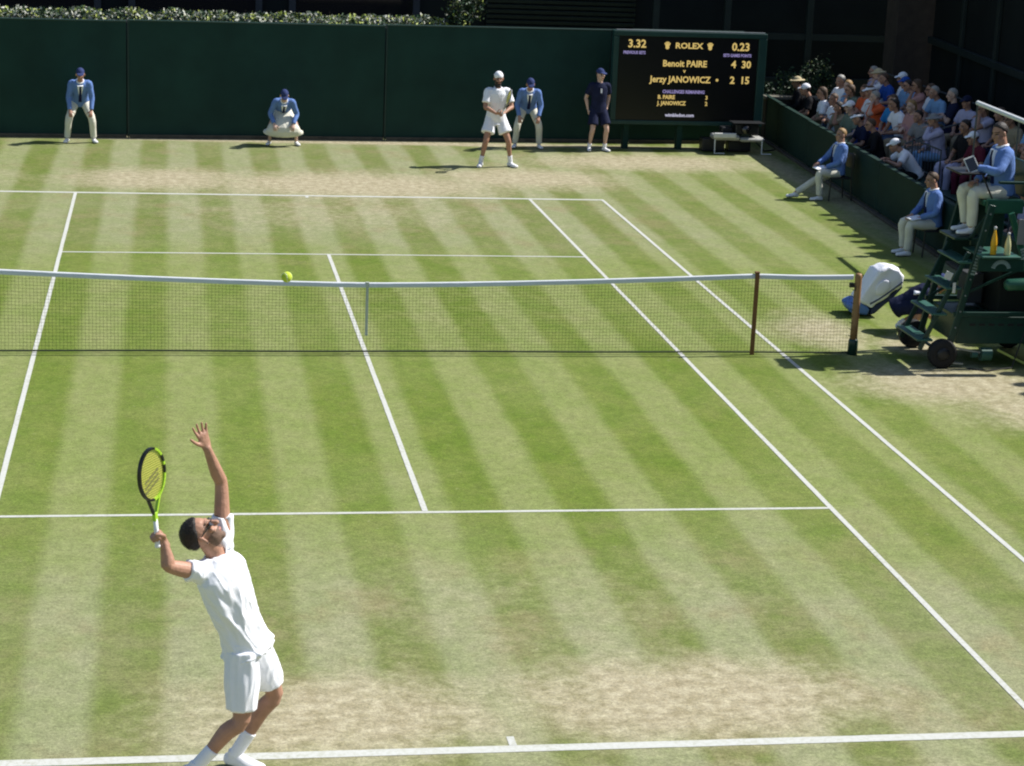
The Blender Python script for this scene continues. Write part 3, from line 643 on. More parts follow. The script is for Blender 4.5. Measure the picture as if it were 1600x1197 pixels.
def shirt_mesh(g, vox, sl=.62, hem=-.16, ex=.017, r1=.070, r0=.071, wr=.005, wdir=None, flare=.012):
    B = Blob(); torso_loft(B, g, hem, .965, ex, flare)
    for k in 'lr': sleeve(B, g, k, sl, r0, r1)
    s = g.s; cn = g.nb+g.ax*.012*s+g.cf*.006*s; pts = [cn+(g.sl*math.cos(a)*.068+g.cf*math.sin(a)*.068-g.ax*.028*max(math.sin(a), 0))*s for a in np.linspace(0, 2*math.pi, 17)[:-1]]
    B.tube(pts, .014*s, 6, closed=True)
    return B.skin(vox, 2, wr, 11, wdir)
def legs_mesh(g, vox, end=1.9, r=(.097, .085, .074, .067, .062), top=.13, wr=.004, flare=0):
    s = g.s; B = Blob(); torso_loft(B, g, -.13, top, .011)
    for k in 'lr':
        h, kn, an = g.hip[k], g.kn[k], g.an[k]
        if end > 1: pts = [h, h.lerp(kn, .5), kn, kn.lerp(an, (end-1)*.55), kn.lerp(an, end-1)]; rad = [x*s for x in r]
        else: pts = [h, h.lerp(kn, end*.5), h.lerp(kn, end)]; rad = [r[0]*s, (r[0]+.004)*s, (r[1]+flare)*s]
        B.loft(pts, rad, g.hl, 16, 4, .12)
    return B.skin(vox, 2, wr, 10, (.1, .1, 1))
def shoe_mesh(g, k, vox, big=1):
    s = g.s*big; B = Blob(); a, d, u = g.an[k], g.fd[k], g.fu[k]; u = (u-d*u.dot(d)).normalized(); l = d.cross(u)
    B.loft([a-d*.045*s-u*.045*s, a+d*.02*s-u*.04*s, a+d*.10*s-u*.052*s, a+d*.165*s-u*.055*s], [(.036*s, .040*s), (.039*s, .043*s), (.048*s, .036*s), (.042*s, .031*s)], l, 14, 4, .8)
    B.loft([a-d*.008*s-u*.03*s, a-d*.004*s+u*.012*s], [(.038*s, .044*s), (.038*s, .042*s)], l, 12, 2, .3)
    for i in range(0): pass
    me = B.skin(vox, 2)
    for v in me.vertices:
        h = (v.co-a).dot(u)
        if h < -.084*s: v.co += u*(-.084*s-h)
    mi = [1 if (p.center-a).dot(u) < -.066*s else 0 for p in me.polygons]; me.polygons.foreach_set('material_index', mi); return me
def sock_mesh(g, k, up=.3):
    s = g.s; a, kn = g.an[k], g.kn[k]; b = Blob(); b.loft([a-(kn-a).normalized()*.02*s, a.lerp(kn, up*.5), a.lerp(kn, up)], [.043*s, .044*s, .047*s], g.hl, 14, 3, .1); return b.skin(.007, 1)
def strip_mesh(g, t0, t1, w0, w1, ex, thick=.006, n=10, top=0):
    s = g.s; b = MB(); vs = []
    for i in range(n+1):
        t = t0+(t1-t0)*i/n; fr = i/n; q = np.interp(t, [q[0] for q in SEC], [q[2] for q in SEC])+ex+(1-fr)**2*top; l = g.hl.lerp(g.sl, min(max(t, 0), 1)).normalized(); wv = w0+(w1-w0)*fr
        c = torso(g, t)+g.cf*q*s
        for sg, dd in ((-1, 0), (1, 0), (1, -.03), (-1, -.03)): vs.append(c+l*sg*wv*s+g.cf*(dd if dd else thick)*s)
    fs = [(4*i+k, 4*i+(k+1) % 4, 4*i+4+(k+1) % 4, 4*i+4+k) for i in range(n) for k in range(4)]+[(3, 2, 1, 0), (4*n, 4*n+1, 4*n+2, 4*n+3)]
    b.add(vs, fs); return b.mesh('strip')
def glasses_mesh(g):
    s = g.s; b = MB(); hc, f, u, l = g.hc, g.hf, g.hu, g.hlft
    for sg in (1, -1):
        c = hc+l*sg*.034*s+f*.098*s+u*.004*s
        ring = [c+(l*math.cos(a)*.026+u*math.sin(a)*.015)*s-f*abs(math.cos(a))*.006*s for a in np.linspace(0, 2*math.pi, 13)[:-1]]
        b.add([p+f*.004*s for p in ring]+[p-f*.004*s for p in ring], [tuple(range(12)), tuple(range(23, 11, -1))]+[(i, (i+1) % 12, 12+(i+1) % 12, 12+i) for i in range(12)])
        b.beam(hc+l*sg*.064*s+f*.092*s+u*.012*s, hc+l*sg*.080*s-f*.012*s+u*.010*s, .004*s, .006*s, u)
    b.beam(hc+l*.012*s+f*.103*s+u*.008*s, hc-l*.012*s+f*.103*s+u*.008*s, .006*s, .006*s, u)
    return b.mesh('glasses')
def put(name, me, root, mats):
    o = bpy.data.objects.new(name, me); C.objects.link(o); o.parent = root
    mats = mats if isinstance(mats, (list, tuple)) else [mats]
    while len(me.materials) < len(mats): me.materials.append(None)
    for i, k in enumerate(mats): o.material_slots[i].link = 'OBJECT'; o.material_slots[i].material = M[k]
    return o
def body_slots(skin, hair): return [skin, 'eye', 'lip', hair]

# --- the serving player (joints measured in metres round its feet)
PO = V(-2.05, -12.1, 0)
def w_(x, y, z): return V(x, y, z)-PO
Pl = dict(s=1.10, pelvis=w_(-1.945, -12.15, 1.005), neck=w_(-2.150, -12.20, 1.640), hl=V(.30, .93, .10), sl=V(.40, .66, .58), bow=V(.0, -.02, .0),
          head=w_(-2.238, -12.23, 1.795), hf=V(.56, -.04, .81), hu=V(-.82, -.05, .57),
          sh_r=w_(-2.262, -12.33, 1.560), el_r=w_(-2.455, -12.45, 1.655), wr_r=w_(-2.484, -12.43, 1.800),
          sh_l=w_(-2.100, -12.08, 1.745), el_l=w_(-2.108, -12.02, 2.075), wr_l=w_(-2.205, -12.08, 2.345),
          kn_r=w_(-1.970, -12.31, .500), an_r=w_(-2.270, -12.30, .160), kn_l=w_(-1.735, -12.02, .560), an_l=w_(-1.995, -12.00, .110),
          hip_r=w_(-1.965, -12.25, .97), hip_l=w_(-1.915, -12.05, .985),
          ft_r=V(.80, .35, -.42), fu_r=V(.4, 0, .9), ft_l=V(.78, -.52, -.03),
          hand_l=dict(d=V(-.30, -.05, .93), n=V(.48, -.84, .12), t=V(-.8, -.5, -.3), curl=9, spread=.24, thumb=.1, base=-12),
          hand_r=dict(d=V(-.60, -.1, .75), n=V(.08, -.97, -.06), t=V(.65, 0, .75), curl=68, spread=.0, base=12))
g = solve(Pl)
pl_ = thing('person', 'tennis player in white serving with one arm raised at the near baseline', 'person', PO)
put('body', body_mesh(g, .0058, beard=True, it=3), pl_, body_slots('skin', 'beard'))
hm = hair_mesh(g, 'short', .006); put('hair', hm, pl_, 'hair_dark')
b = MB(); rr = random.Random(3)
for p in rr.sample(list(hm.polygons), min(2600, len(hm.polygons))):
    c = p.center; q = (c-(g.hc+g.hu*.033-g.hf*.015)); q = V(q.dot(g.hlft)/.085, q.dot(g.hf)/.108, q.dot(g.hu)/.103)
    if q.length < 1.02: continue
    n_ = p.normal; d = (n_*.55-g.hu*.35-g.hf*.45+V(rr.gauss(0, .35), rr.gauss(0, .35), rr.gauss(0, .35))).normalized(); sd_ = d.cross(n_).normalized()*.0016; L = rr.uniform(.006, .012)
    b.add([c-sd_, c+sd_, c+d*L], [(0, 1, 2)])
o = b.build('hair_strands', 'hair_dark', pl_); o['kind'] = 'stuff'
put('shirt', shirt_mesh(g, .0075, .36, -.09, .021, .066, .066, .022, (-.5, .1, .8), .034), pl_, 'white_cloth')
put('shorts', legs_mesh(g, .0075, .84, (.105, .091), .12, .016, .004), pl_, 'white_cloth')
for k in 'lr':
    put('shoe', shoe_mesh(g, k, .006, 1.12), pl_, ['shoe_white', 'sole']); put('sock', sock_mesh(g, k, .36), pl_, 'white_cloth')
put('glasses', glasses_mesh(g), pl_, 'glasses_grey')

# --- rackets
def racket(label, base, axis, face, s=1.0, cols=('racket_lime', 'racket_black')):
    """base: butt end; axis: towards the tip; face: normal of the string bed."""
    axis = axis.normalized(); face = (face-axis*face.dot(axis)).normalized(); sd_ = axis.cross(face)
    t_ = thing('tennis_racket', label, 'racket', base)
    def pt(x, y, z=0): return axis*y+sd_*x+face*z
    N = 40; cy, a, b_ = .505, .128, .172
    ring = [pt(a*math.sin(q), cy-b_*math.cos(q)) for q in np.linspace(0, 2*math.pi, N+1)[:-1]]
    half = N//2
    part('frame', list(cols), t_, lambda bb: [bb.beam(ring[i]-(ring[(i+1) % N]-ring[i])*.12, ring[(i+1) % N]+(ring[(i+1) % N]-ring[i])*.12, .014, .024, face, mi=(1 if (i >= half-2 or i in (9, 10, 12, 13)) else 0)) for i in range(N)])
    part('throat', list(cols), t_, lambda bb: (bb.beam(pt(.062, .358), pt(.012, .235), .015, .022, face, 0), bb.beam(pt(-.062, .358), pt(-.012, .235), .015, .022, face, 1), bb.beam(pt(0, .245), pt(0, .185), .030, .026, face, 0)), bevel=.003)
    part('grip', 'grip_white', t_, lambda bb: bb.tube([pt(0, 0), pt(0, .012), pt(0, .02), pt(0, .10), pt(0, .20)], [.018, .019, .0165, .0155, .0145], 8), smooth=True)
    def strings(bb):
        for i in range(-8, 9):
            x = i*.0142; h = b_*math.sqrt(max(0, 1-(x/a)**2)); bb.beam(pt(x, cy-h), pt(x, cy+h), .0034, .0022, face)
        for i in range(-10, 11):
            y = i*.0158; h = a*math.sqrt(max(0, 1-(y/b_)**2)); bb.beam(pt(-h, cy+y), pt(h, cy+y), .0034, .0022, face)
    o = part('strings', 'string', t_, strings); o['kind'] = 'stuff'
    def sten(bb):
        for k in range(3):
            for i in range(8):
                x = -.075+.018*i; y = cy-.105+k*.034+i*.008
                if (x/a)**2+((y-cy)/b_)**2 < .92: bb.beam(pt(x, y-.010), pt(x+.017, y+.004), .018, .0026, face)
    part('string_stencil', 'stencil', t_, sten)
    return t_
rax = V(-.050, -.03, .68)
racket('lime and black racket held up by the serving player', V(-2.526, -12.455, 1.785), rax, V(.80, -.60, 0))
# ball
bl = Blob(); bl.ell(V(0, 0, 0), (V(1, 0, 0), V(0, 1, 0), V(0, 0, 1)), (.0345, .0345, .0345), 24); bo = bl.build('tennis_ball', 'ball', smooth=True); bo.location = (-1.716, -12.455, 3.584)
tag(bo, 'yellow tennis ball tossed in the air above the serving player', 'ball')
b = MB(); ps = []
for i in range(48):
    q = 2*math.pi*i/48; A = .44; ps.append(V((.78*math.cos(q)+.22*math.cos(3*q)), (.78*math.sin(q)-.22*math.sin(3*q)), 2*math.sqrt(.78*.22)*math.sin(2*q)).normalized()*.0345)
b.tube(ps, .0012, 5, closed=True); b.build('seam', 'white_cloth', bo)

# --- officials, receiver, ball kids
def place(meshes, label, loc, rotz=0, scale=1, group=None, name='person', over=None):
    root = thing(name, label, 'person', loc, rotz, group, scale)
    for nm, me, mt in meshes: put(nm, me, root, (over or {}).get(nm, mt))
    return root
FV = .0095
def outfit_judge(P, legs='trousers', hat=True, beard=False, skin='skin', hair='hair_brown', tie=True):
    g = solve(P); o = [('body', body_mesh(g, FV, beard), body_slots(skin, hair)), ('jacket', shirt_mesh(g, FV, 1.93, -.10, .024, .046, .069, .005), 'judge_blue')]
    if legs == 'trousers': o.append(('trousers', legs_mesh(g, FV, 1.93), 'cream'))
    else:
        B = Blob(); km = (g.kn['l']+g.kn['r'])/2; kd = (g.kn['l']-g.kn['r']).length/2
        B.loft([torso(g, .30), g.pc+V(0, -.06, .02), g.pc.lerp(km, .6)+V(0, -.03, -.02), km+V(0, -.03, -.10), km+V(0, .0, -.17)], [(.165, .125), (.19, .15), (.20+kd*.3, .15), (kd+.10, .16), (kd+.18, .16)], g.hl, 20, 4, .15)
        o.append(('skirt', B.skin(FV, 3, .008, 9, (0, 0, 1)), 'cream'))
    o.append(('shirt_front', strip_mesh(g, .95, .34, .060, .016, .027, top=.022), 'white_cloth'))
    if tie: o.append(('tie', strip_mesh(g, .94, .16, .018, .034, .034, top=.022), 'tie'))
    B = Blob(); cn = g.nb+g.ax*.018+g.cf*.004; B.tube([cn+g.sl*math.cos(a)*.067+g.cf*math.sin(a)*.067-g.ax*.02*max(math.sin(a), 0) for a in np.linspace(0, 2*math.pi, 17)[:-1]], .017, 6, closed=True)
    o.append(('collar', B.skin(FV*.8, 1), 'white_cloth'))
    o.append(('hair', hair_mesh(g, 'short', FV), hair))
    if hat: o.append(('cap', cap_mesh(g, 'cap', FV), 'cap_navy'))
    for k in 'lr': o.append(('shoe', shoe_mesh(g, k, FV), ['shoe_white', 'sole']))
    return o
def bend_pose(hz, lean, fx, hand_z, hand_x, hy):
    pel = V(0, .18, hz); ax = V(0, -math.sin(R(lean)), math.cos(R(lean))); nb = pel+ax*.54
    return dict(pelvis=pel, neck=nb, head=nb+V(0, -.10, .145), hf=V(0, -.93, -.25), hu=V(0, -.25, .95), wr_l=V(hand_x, hy, hand_z), wr_r=V(-hand_x, hy, hand_z), ep_l=V(.55, .8, 0), ep_r=V(-.55, .8, 0),
                an_l=V(fx, .05, .088), an_r=V(-fx, .05, .088), kp_l=V(.35, -1, 0), kp_r=V(-.35, -1, 0), ft_l=V(.3, -1, 0), ft_r=V(-.3, -1, 0),
                hand_l=dict(d=V(-.1, -.55, -.8), n=V(-.2, .8, -.5)), hand_r=dict(d=V(.1, -.55, -.8), n=V(.2, .8, -.5)))
JG = 'line judges behind the baseline'
place(outfit_judge(bend_pose(.865, 37, .27, .70, .215, -.18), beard=False), 'line judge in blue jacket and cap leaning with hands on thighs near the left edge', (-4.24, 17.92, 0), R(4), .99, JG)
Pw = bend_pose(.72, 58, .29, .50, .205, -.30); Pw['head'] += V(0, -.01, -.03); Pw['hf'] = V(0, -.8, -.6)
place(outfit_judge(Pw, 'skirt', True, False, 'skin_pale'), 'crouching line judge in blue jacket and cream skirt before the back fence', (-.1, 18.08, 0), R(0), .97, JG)
Pb = bend_pose(.87, 41, .26, .71, .205, -.20); Pb['head'] += V(0, -.02, -.02); Pb['hf'] = V(.05, -.85, -.45)
place(outfit_judge(Pb), 'line judge in blue jacket leaning over just behind the bearded receiver', (5.12, 18.3, 0), R(-6), 1.0, JG)
# receiver
Pr = dict(pelvis=V(0, .06, .93), neck=V(0, -.02, 1.475), head=V(0, -.045, 1.65), hf=V(-.05, -1, -.12), wr_l=V(.085, -.30, 1.06), wr_r=V(-.075, -.27, 1.03), ep_l=V(1, .5, -.5), ep_r=V(-1, .5, -.5),
          an_l=V(.30, .0, .088), an_r=V(-.27, .0, .088), kp_l=V(.25, -1, 0), kp_r=V(-.25, -1, 0), ft_l=V(.45, -1, 0), ft_r=V(-.45, -1, 0),
          hand_l=dict(d=V(-.75, -.5, -.1), n=V(-.2, .2, -.9), curl=45), hand_r=dict(d=V(.7, -.55, .1), n=V(.3, .5, .8), curl=50))
g = solve(Pr)
rc = [('body', body_mesh(g, .008, True), body_slots('skin_tan', 'hair_dark')), ('shirt', shirt_mesh(g, FV, .72, -.20, .026, .082, .076, .007, None, .025), 'white_cloth'), ('shorts', legs_mesh(g, FV, .64, (.112, .105), .13, .006, .025), 'white_cloth'),
      ('hair', hair_mesh(g, 'short', FV), 'hair_dark'), ('cap', cap_mesh(g, 'backward', FV), 'white_cloth')]
for k in 'lr': rc += [('shoe', shoe_mesh(g, k, FV, 1.1), ['shoe_white', 'sole']), ('sock', sock_mesh(g, k, .30), 'white_cloth')]
RS = 1.075; RO = V(4.02, 15.66, 0)
place(rc, 'bearded tennis player in white with backward cap waiting to return serve', RO, R(5), RS)
racket('pale racket held upright against the shirt by the waiting receiver', RO+V(.035, -.34, 1.06), V(.12, -.34, .50), V(1, -.12, 0), cols=('steel', 'grey_cloth'))
# ball kid standing
Pk = dict(pelvis=V(0, .02, .94), neck=V(0, .0, 1.49), head=V(0, -.02, 1.665), hf=V(.35, -.95, -.05), wr_l=V(.21, .06, .93), wr_r=V(-.22, .06, .90), ep_l=V(.6, .8, 0), ep_r=V(-.6, .8, 0), an_l=V(.165, -.04, .088), an_r=V(-.165, .02, .088), ft_l=V(.35, -1, 0), ft_r=V(-.3, -1, 0))
def outfit_kid(P, hat='cap', shorts=.78, top='navy', bottom='navy', skin='skin_pale', hatc='cap_navy', sock=.2):
    g = solve(P); o = [('body', body_mesh(g, FV), body_slots(skin, 'hair_brown')), ('shirt', shirt_mesh(g, FV, .70, -.16, .02, .075, .072, .005), top), ('shorts', legs_mesh(g, FV, shorts, (.105, .1), .13, .005, .02), bottom), ('hair', hair_mesh(g, 'short', FV), 'hair_brown')]
    if hat: o.append(('cap', cap_mesh(g, hat, FV), hatc))
    for k in 'lr': o += [('shoe', shoe_mesh(g, k, FV), ['shoe_white', 'sole']), ('sock', sock_mesh(g, k, sock), 'white_cloth')]
    return o
kb = outfit_kid(Pk); kb.append(('badge', strip_mesh(solve(Pk), .78, .62, .016, .016, .030), 'white_cloth'))
place(kb, 'ball boy in navy kit standing beside the scoreboard', (6.60, 18.1, 0), R(8), .985)
# ball kid crouching by the net
Pc = dict(pelvis=V(0, .14, .36), neck=V(0, -.26, .64), head=V(0, -.39, .72), hf=V(0, -.85, -.5), hu=V(0, -.5, .85), wr_l=V(.19, -.36, .22), wr_r=V(-.17, -.38, .22), an_l=V(.13, .10, .09), an_r=V(-.13, -.02, .09), kp_l=V(.3, -1, .2), kp_r=V(-.3, -1, .2), ep_l=V(1, .5, 0), ep_r=V(-1, .5, 0))
kc = outfit_kid(Pc, 'cap', .86, 'navy', 'navy', 'skin', 'cap_navy', .15)
place(kc, 'ball kid in navy crouching behind the net post beside the umpire chair steps', (7.62, 1.30, 0), R(70), 1.0)
tw = thing('towel', 'folded white towel lying across the back of the crouching ball kid', 'towel', (7.80, 1.22, .585), R(70))
def towel(b):
    N = 14; vs = []
    for i in range(N+1):
        for j in range(9):
            x = -.2+.4*i/N; y = -.16+.32*j/8; z = .06+.12*y*-1-.9*x*x+.012*noise.noise(V(x*14, y*11, 0)); vs.append((x, y, z))
    b.add(vs, [(i*9+j, (i+1)*9+j, (i+1)*9+j+1, i*9+j+1) for i in range(N) for j in range(8)])
o = part('cloth', 'white_cloth', tw, towel, smooth=True); q = o.modifiers.new('s', 'SOLIDIFY'); q.thickness = .02

# seated officials
def seat_pose(lean=2, legs=((.13, -.44), (-.13, -.44)), hands=((.13, -.26, .64), (-.10, -.27, .64)), head=(0, -.05, .165), hf=(0, -1, -.1), pel=.55):
    p = V(0, 0, pel); ax = V(0, -math.sin(R(lean)), math.cos(R(lean))); nb = p+ax*.52
    return dict(pelvis=p, neck=nb, head=nb+Vector(head), hf=Vector(hf), wr_l=Vector(hands[0]), wr_r=Vector(hands[1]), ep_l=V(1, .4, -.5), ep_r=V(-1, .4, -.5),
                an_l=V(legs[0][0], legs[0][1], .088), an_r=V(legs[1][0], legs[1][1], .088), kp_l=V(.15, -.5, 1), kp_r=V(-.15, -.5, 1),
                hand_l=dict(d=V(-.5, -.8, -.15), n=V(0, 0, -1)), hand_r=dict(d=V(.5, -.8, -.15), n=V(0, 0, -1)))
def folding_chair(label, loc, rz):
    t_ = thing('chair', label, 'chair', loc, rz, 'line judge chairs')
    part('seat', 'black_plastic', t_, lambda b: b.box((-.22, -.22, .42), (.22, .2, .45)), bevel=.012)
    part('backrest', 'black_plastic', t_, lambda b: b.box((-.22, .22, .62), (.22, .25, .90)), bevel=.012)
    for x in (-.2, .2):
        part('leg', 'black_plastic', t_, lambda b: b.tube([(x, -.2, .42), (x, -.22, 0)], .013, 6))
        part('leg', 'black_plastic', t_, lambda b: b.tube([(x, .22, .92), (x, .21, .42), (x, .24, 0)], .013, 6))
J1 = V(10.08, 12.3, 0); J2 = V(9.98, 6.85, 0)
P1 = seat_pose(-4, ((.16, -.40), (-.13, -.80)), ((.10, -.28, .63), (-.08, -.36, .68)), (0, -.02, .165)); P1['hf'] = V(.25, -1, .05)
place(outfit_judge(P1, hat=False, hair='hair_blond'), 'line judge in blue jacket sitting with one leg stretched out by the side wall', J1, R(-84), 1.0)
folding_chair('dark chair under the seated line judge with the outstretched leg', J1, R(-84))
P2 = seat_pose(3, ((.12, -.45), (-.12, -.43)), ((.12, -.27, .64), (-.10, -.33, .64)), (0, -.06, .165)); P2['hf'] = V(.1, -1, -.12)
place(outfit_judge(P2, hat=False, hair='hair_brown'), 'line judge in blue jacket sitting upright directly behind the umpire chair', J2, R(-88), 1.02)
folding_chair('dark chair under the upright seated line judge nearest the umpire', J2, R(-88))
for lab, loc in (('white folded note on the lap of the judge with the outstretched leg', (9.70, 12.16, .625)), ('white folded note on the lap of the judge behind the umpire chair', (9.62, 6.72, .645))):
    o = MB().box((-.13, -.08, -.008), (.13, .08, .008)).build('note', 'white_cloth', bevel=.004); o.location = loc; o.rotation_euler = (.15, -.1, .4); tag(o, lab, 'paper', 'notes on laps')
# umpire
UX, UY, UZ = 8.20, -.12, 1.66
Pu = seat_pose(6, ((.13, -.42), (-.13, -.38)), ((.14, -.42, .83), (-.11, -.30, .63)), (0, -.06, .168)); Pu['hf'] = V(.35, -.9, -.25)
place(outfit_judge(Pu, hat=False, hair='hair_dark', skin='skin_tan'), 'chair umpire in blue jacket sitting high on the green umpire chair', (UX, UY, UZ), R(-88), 1.06)

# ------------------------------------------------------------------ umpire chair
uc = thing('umpire_chair', 'tall dark green wheeled umpire chair beside the net post', 'umpire chair', (0, 0, 0))
Yn, Yf = -.66, .36
for x, z1 in ((7.36, .19), (8.72, .19)):
    for y in (Yn-.04, Yf+.06):
        wh = part('wheel', 'rubber', uc, lambda b: b.lathe([(.09, -.055), (.165, -.062), (.188, -.042), (.19, 0), (.188, .042), (.165, .062), (.09, .055)], 28, 'y', (x, y, .19)), smooth=True)
        part('hub', 'black_plastic', wh, lambda b: b.lathe([(.03, -.072), (.085, -.066), (.088, -.05), (.02, -.05)], 18, 'y', (x, y, .19)), smooth=True)
    part('axle', 'chair_green', uc, lambda b: b.tube([(x, Yn, .19), (x, Yf, .19)], .022, 8))
for y in (Yn, Yf):
    part('front_post', 'chair_green', uc, lambda b: b.beam((7.44, y, .2), (7.86, y, 2.12), .085, .05, (0, 1, 0)), bevel=.008)
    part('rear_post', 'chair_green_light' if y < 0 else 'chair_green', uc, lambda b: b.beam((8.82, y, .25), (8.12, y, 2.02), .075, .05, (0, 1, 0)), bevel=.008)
    part('ladder_rail', 'chair_green', uc, lambda b: b.beam((7.08, y+.04 if y < 0 else .09, .22), (7.62, y+.04 if y < 0 else .09, 1.5), .06, .035, (0, 1, 0)), bevel=.006)
    part('side_rail', 'chair_green', uc, lambda b: b.beam((7.47, y, .70), (8.68, y, .70), .04, .06), bevel=.006)
for x, z in ((7.10, .34), (7.26, .68), (7.42, 1.02), (7.56, 1.36)):
    part('tread', 'chair_pale', uc, lambda b: b.box((x-.08, Yn-.02, z), (x+.13, .12, z+.03)), bevel=.008)
part('base_box', 'chair_green', uc, lambda b: b.box((7.56, Yn+.03, .30), (8.84, Yf-.03, .66)), bevel=.015)
for k in range(8):
    part('vent_slot', 'black_plastic', uc, lambda b: b.box((7.72+k*.13, Yn+.024, .54), (7.80+k*.13, Yn+.029, .57)))
part('locker', 'dark_clad', uc, lambda b: b.box((8.12, Yn+.12, .665), (8.8, Yf-.08, 1.28)), bevel=.015)
part('cooler_box', 'dark_grey', uc, lambda b: b.box((7.84, -.1, .72), (8.08, .2, 1.12)), bevel=.02)
part('shelf', 'chair_pale', uc, lambda b: b.box((7.70, -.90, 1.47), (8.22, -.2, 1.50)), bevel=.008)
part('apron_panel', 'chair_green', uc, lambda b: b.box((7.66, -.86, 1.30), (8.28, -.83, 1.467)), bevel=.008)
part('back_panel', 'chair_green', uc, lambda b: b.box((7.82, -.16, 1.503), (8.25, -.12, 2.08)), bevel=.008)
part('side_panel', 'wall_green', uc, lambda b: b.add([(7.70, Yf-.05, 1.2), (8.40, Yf-.05, 1.2), (8.12, Yf-.05, 2.05), (7.88, Yf-.05, 2.05), (7.70, Yf-.02, 1.2), (8.40, Yf-.02, 1.2), (8.12, Yf-.02, 2.05), (7.88, Yf-.02, 2.05)], [(0, 1, 2, 3), (7, 6, 5, 4), (0, 4, 5, 1), (1, 5, 6, 2), (2, 6, 7, 3), (3, 7, 4, 0)]))
def arch(b):
    for k in range(15):
        a = R(18+k*10.3); c = V(7.97, -.867, 1.318); p, q = c+V(math.cos(a), 0, math.sin(a))*.085, c+V(math.cos(a), 0, math.sin(a))*.135
        b.beam(p, q, .014, .006, (0, 1, 0))
part('arched_lettering', 'letter_grey', uc, arch)
def strip(x0, z0, x1, z1):
    def f(b):
        for k in range(10):
            t0 = k/10; p = V(x0+(x1-x0)*t0, Yn-.034, z0+(z1-z0)*t0); d = V(x1-x0, 0, z1-z0).normalized()
            b.beam(p, p+d*.022, .06, .004, (0, 1, 0))
    return f
part('post_lettering', 'letter_grey', uc, strip(7.67, 1.22, 7.76, 1.60)); part('post_lettering', 'letter_grey', uc, strip(8.43, 1.24, 8.30, 1.58))
part('footrest', 'chair_green', uc, lambda b: b.box((7.50, UY-.28, UZ-.045), (7.90, UY+.28, UZ-.012)), bevel=.008)
part('footrest_arm', 'chair_green', uc, lambda b: (b.beam((7.7, UY-.26, UZ-.047), (8.0, UY-.26, 2.06), .04, .04), b.beam((7.7, UY+.26, UZ-.047), (8.0, UY+.26, 2.06), .04, .04)))
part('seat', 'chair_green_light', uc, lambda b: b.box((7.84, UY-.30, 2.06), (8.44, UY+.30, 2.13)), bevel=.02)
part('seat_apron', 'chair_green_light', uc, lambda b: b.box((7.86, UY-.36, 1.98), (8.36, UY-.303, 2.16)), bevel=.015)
part('seat_back', 'chair_green', uc, lambda b: b.box((8.42, UY-.28, 2.16), (8.46, UY+.28, 2.62)), bevel=.015)
for y in (-.34, .34):
    part('armrest', 'chair_green', uc, lambda b: (b.box((8.0, UY+y-.03, 2.36), (8.46, UY+y+.03, 2.395)), b.tube([(8.42, UY+y, 2.1), (8.42, UY+y, 2.36)], .016, 6)), bevel=.006)
part('tray', 'black_plastic', uc, lambda b: (b.box((7.50, UY-.28, 2.46), (7.84, UY+.26, 2.485)), b.tube([(7.8, UY-.27, 2.46), (7.98, UY-.29, 2.1)], .014, 6)), bevel=.006)
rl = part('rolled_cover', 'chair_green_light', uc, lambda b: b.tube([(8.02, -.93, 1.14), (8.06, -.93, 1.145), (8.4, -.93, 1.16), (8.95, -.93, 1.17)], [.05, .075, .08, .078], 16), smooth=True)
part('winch', 'chair_pale', uc, lambda b: (b.lathe([(.05, -.12), (.085, -.12), (.085, .02), (.05, .02)], 18, 'x', (8.02, Yn+.02, .17)), b.lathe([(.04, 0), (.04, .08)], 12, 'x', (7.78, Yn+.02, .16))), smooth=False)
part('tow_bar', 'leaf_lime', uc, lambda b: b.beam((8.14, Yn+.05, .22), (8.56, Yn-.06, .03), .03, .03), bevel=.004)
part('under_frame', 'steel', uc, lambda b: (b.beam((7.45, Yn+.02, .27), (8.0, Yn+.02, .17), .03, .02), b.beam((7.50, Yn, .06), (7.66, Yn-.02, .05), .05, .02)))
part('notice_plate', 'white_plastic', uc, lambda b: b.box((7.30, -.70, 1.16), (7.40, -.69, 1.26), rot=Matrix.Rotation(R(20), 3, 'Y')), bevel=.004)
part('notice_plate', 'white_plastic', uc, lambda b: b.box((7.42, -.70, .98), (7.46, -.69, 1.12)), bevel=.004)
for t_ in np.linspace(.06, .94, 9):
    part('bolt', 'steel', uc, lambda b: b.lathe([(.010, -.036), (.012, -.030), (.012, -.026)], 8, 'y', (7.44+.42*t_, Yn, .2+1.92*t_)))
    if 1 < t_*9 < 8: part('bolt', 'steel', uc, lambda b: b.lathe([(.010, -.036), (.012, -.030), (.012, -.026)], 8, 'y', (8.82-.70*t_, Yn, .25+1.77*t_)))
part('cross_brace', 'chair_green', uc, lambda b: b.beam((7.52, Yf-.03, .72), (8.42, Yf-.03, 1.30), .04, .02, (0, 1, 0)), bevel=.004)
part('cross_brace', 'chair_green', uc, lambda b: b.beam((7.58, Yn+.03, .95), (8.40, Yn+.03, 1.32), .035, .02, (0, 1, 0)), bevel=.004)
part('cable', 'black_plastic', uc, lambda b: b.tube([(8.3, Yn-.05, 1.98), (8.33, Yn-.07, 1.6), (8.5, Yn-.06, 1.0), (8.45, Yn-.05, .5), (8.3, Yn-.1, .02), (7.9, Yn-.25, .012), (7.7, Yn-.12, .012)], .009, 6))
part('hanging_cloth', 'grey_cloth', uc, lambda b: b.box((8.22, Yn-.045, 1.62), (8.36, Yn-.03, 1.95)), bevel=.006)
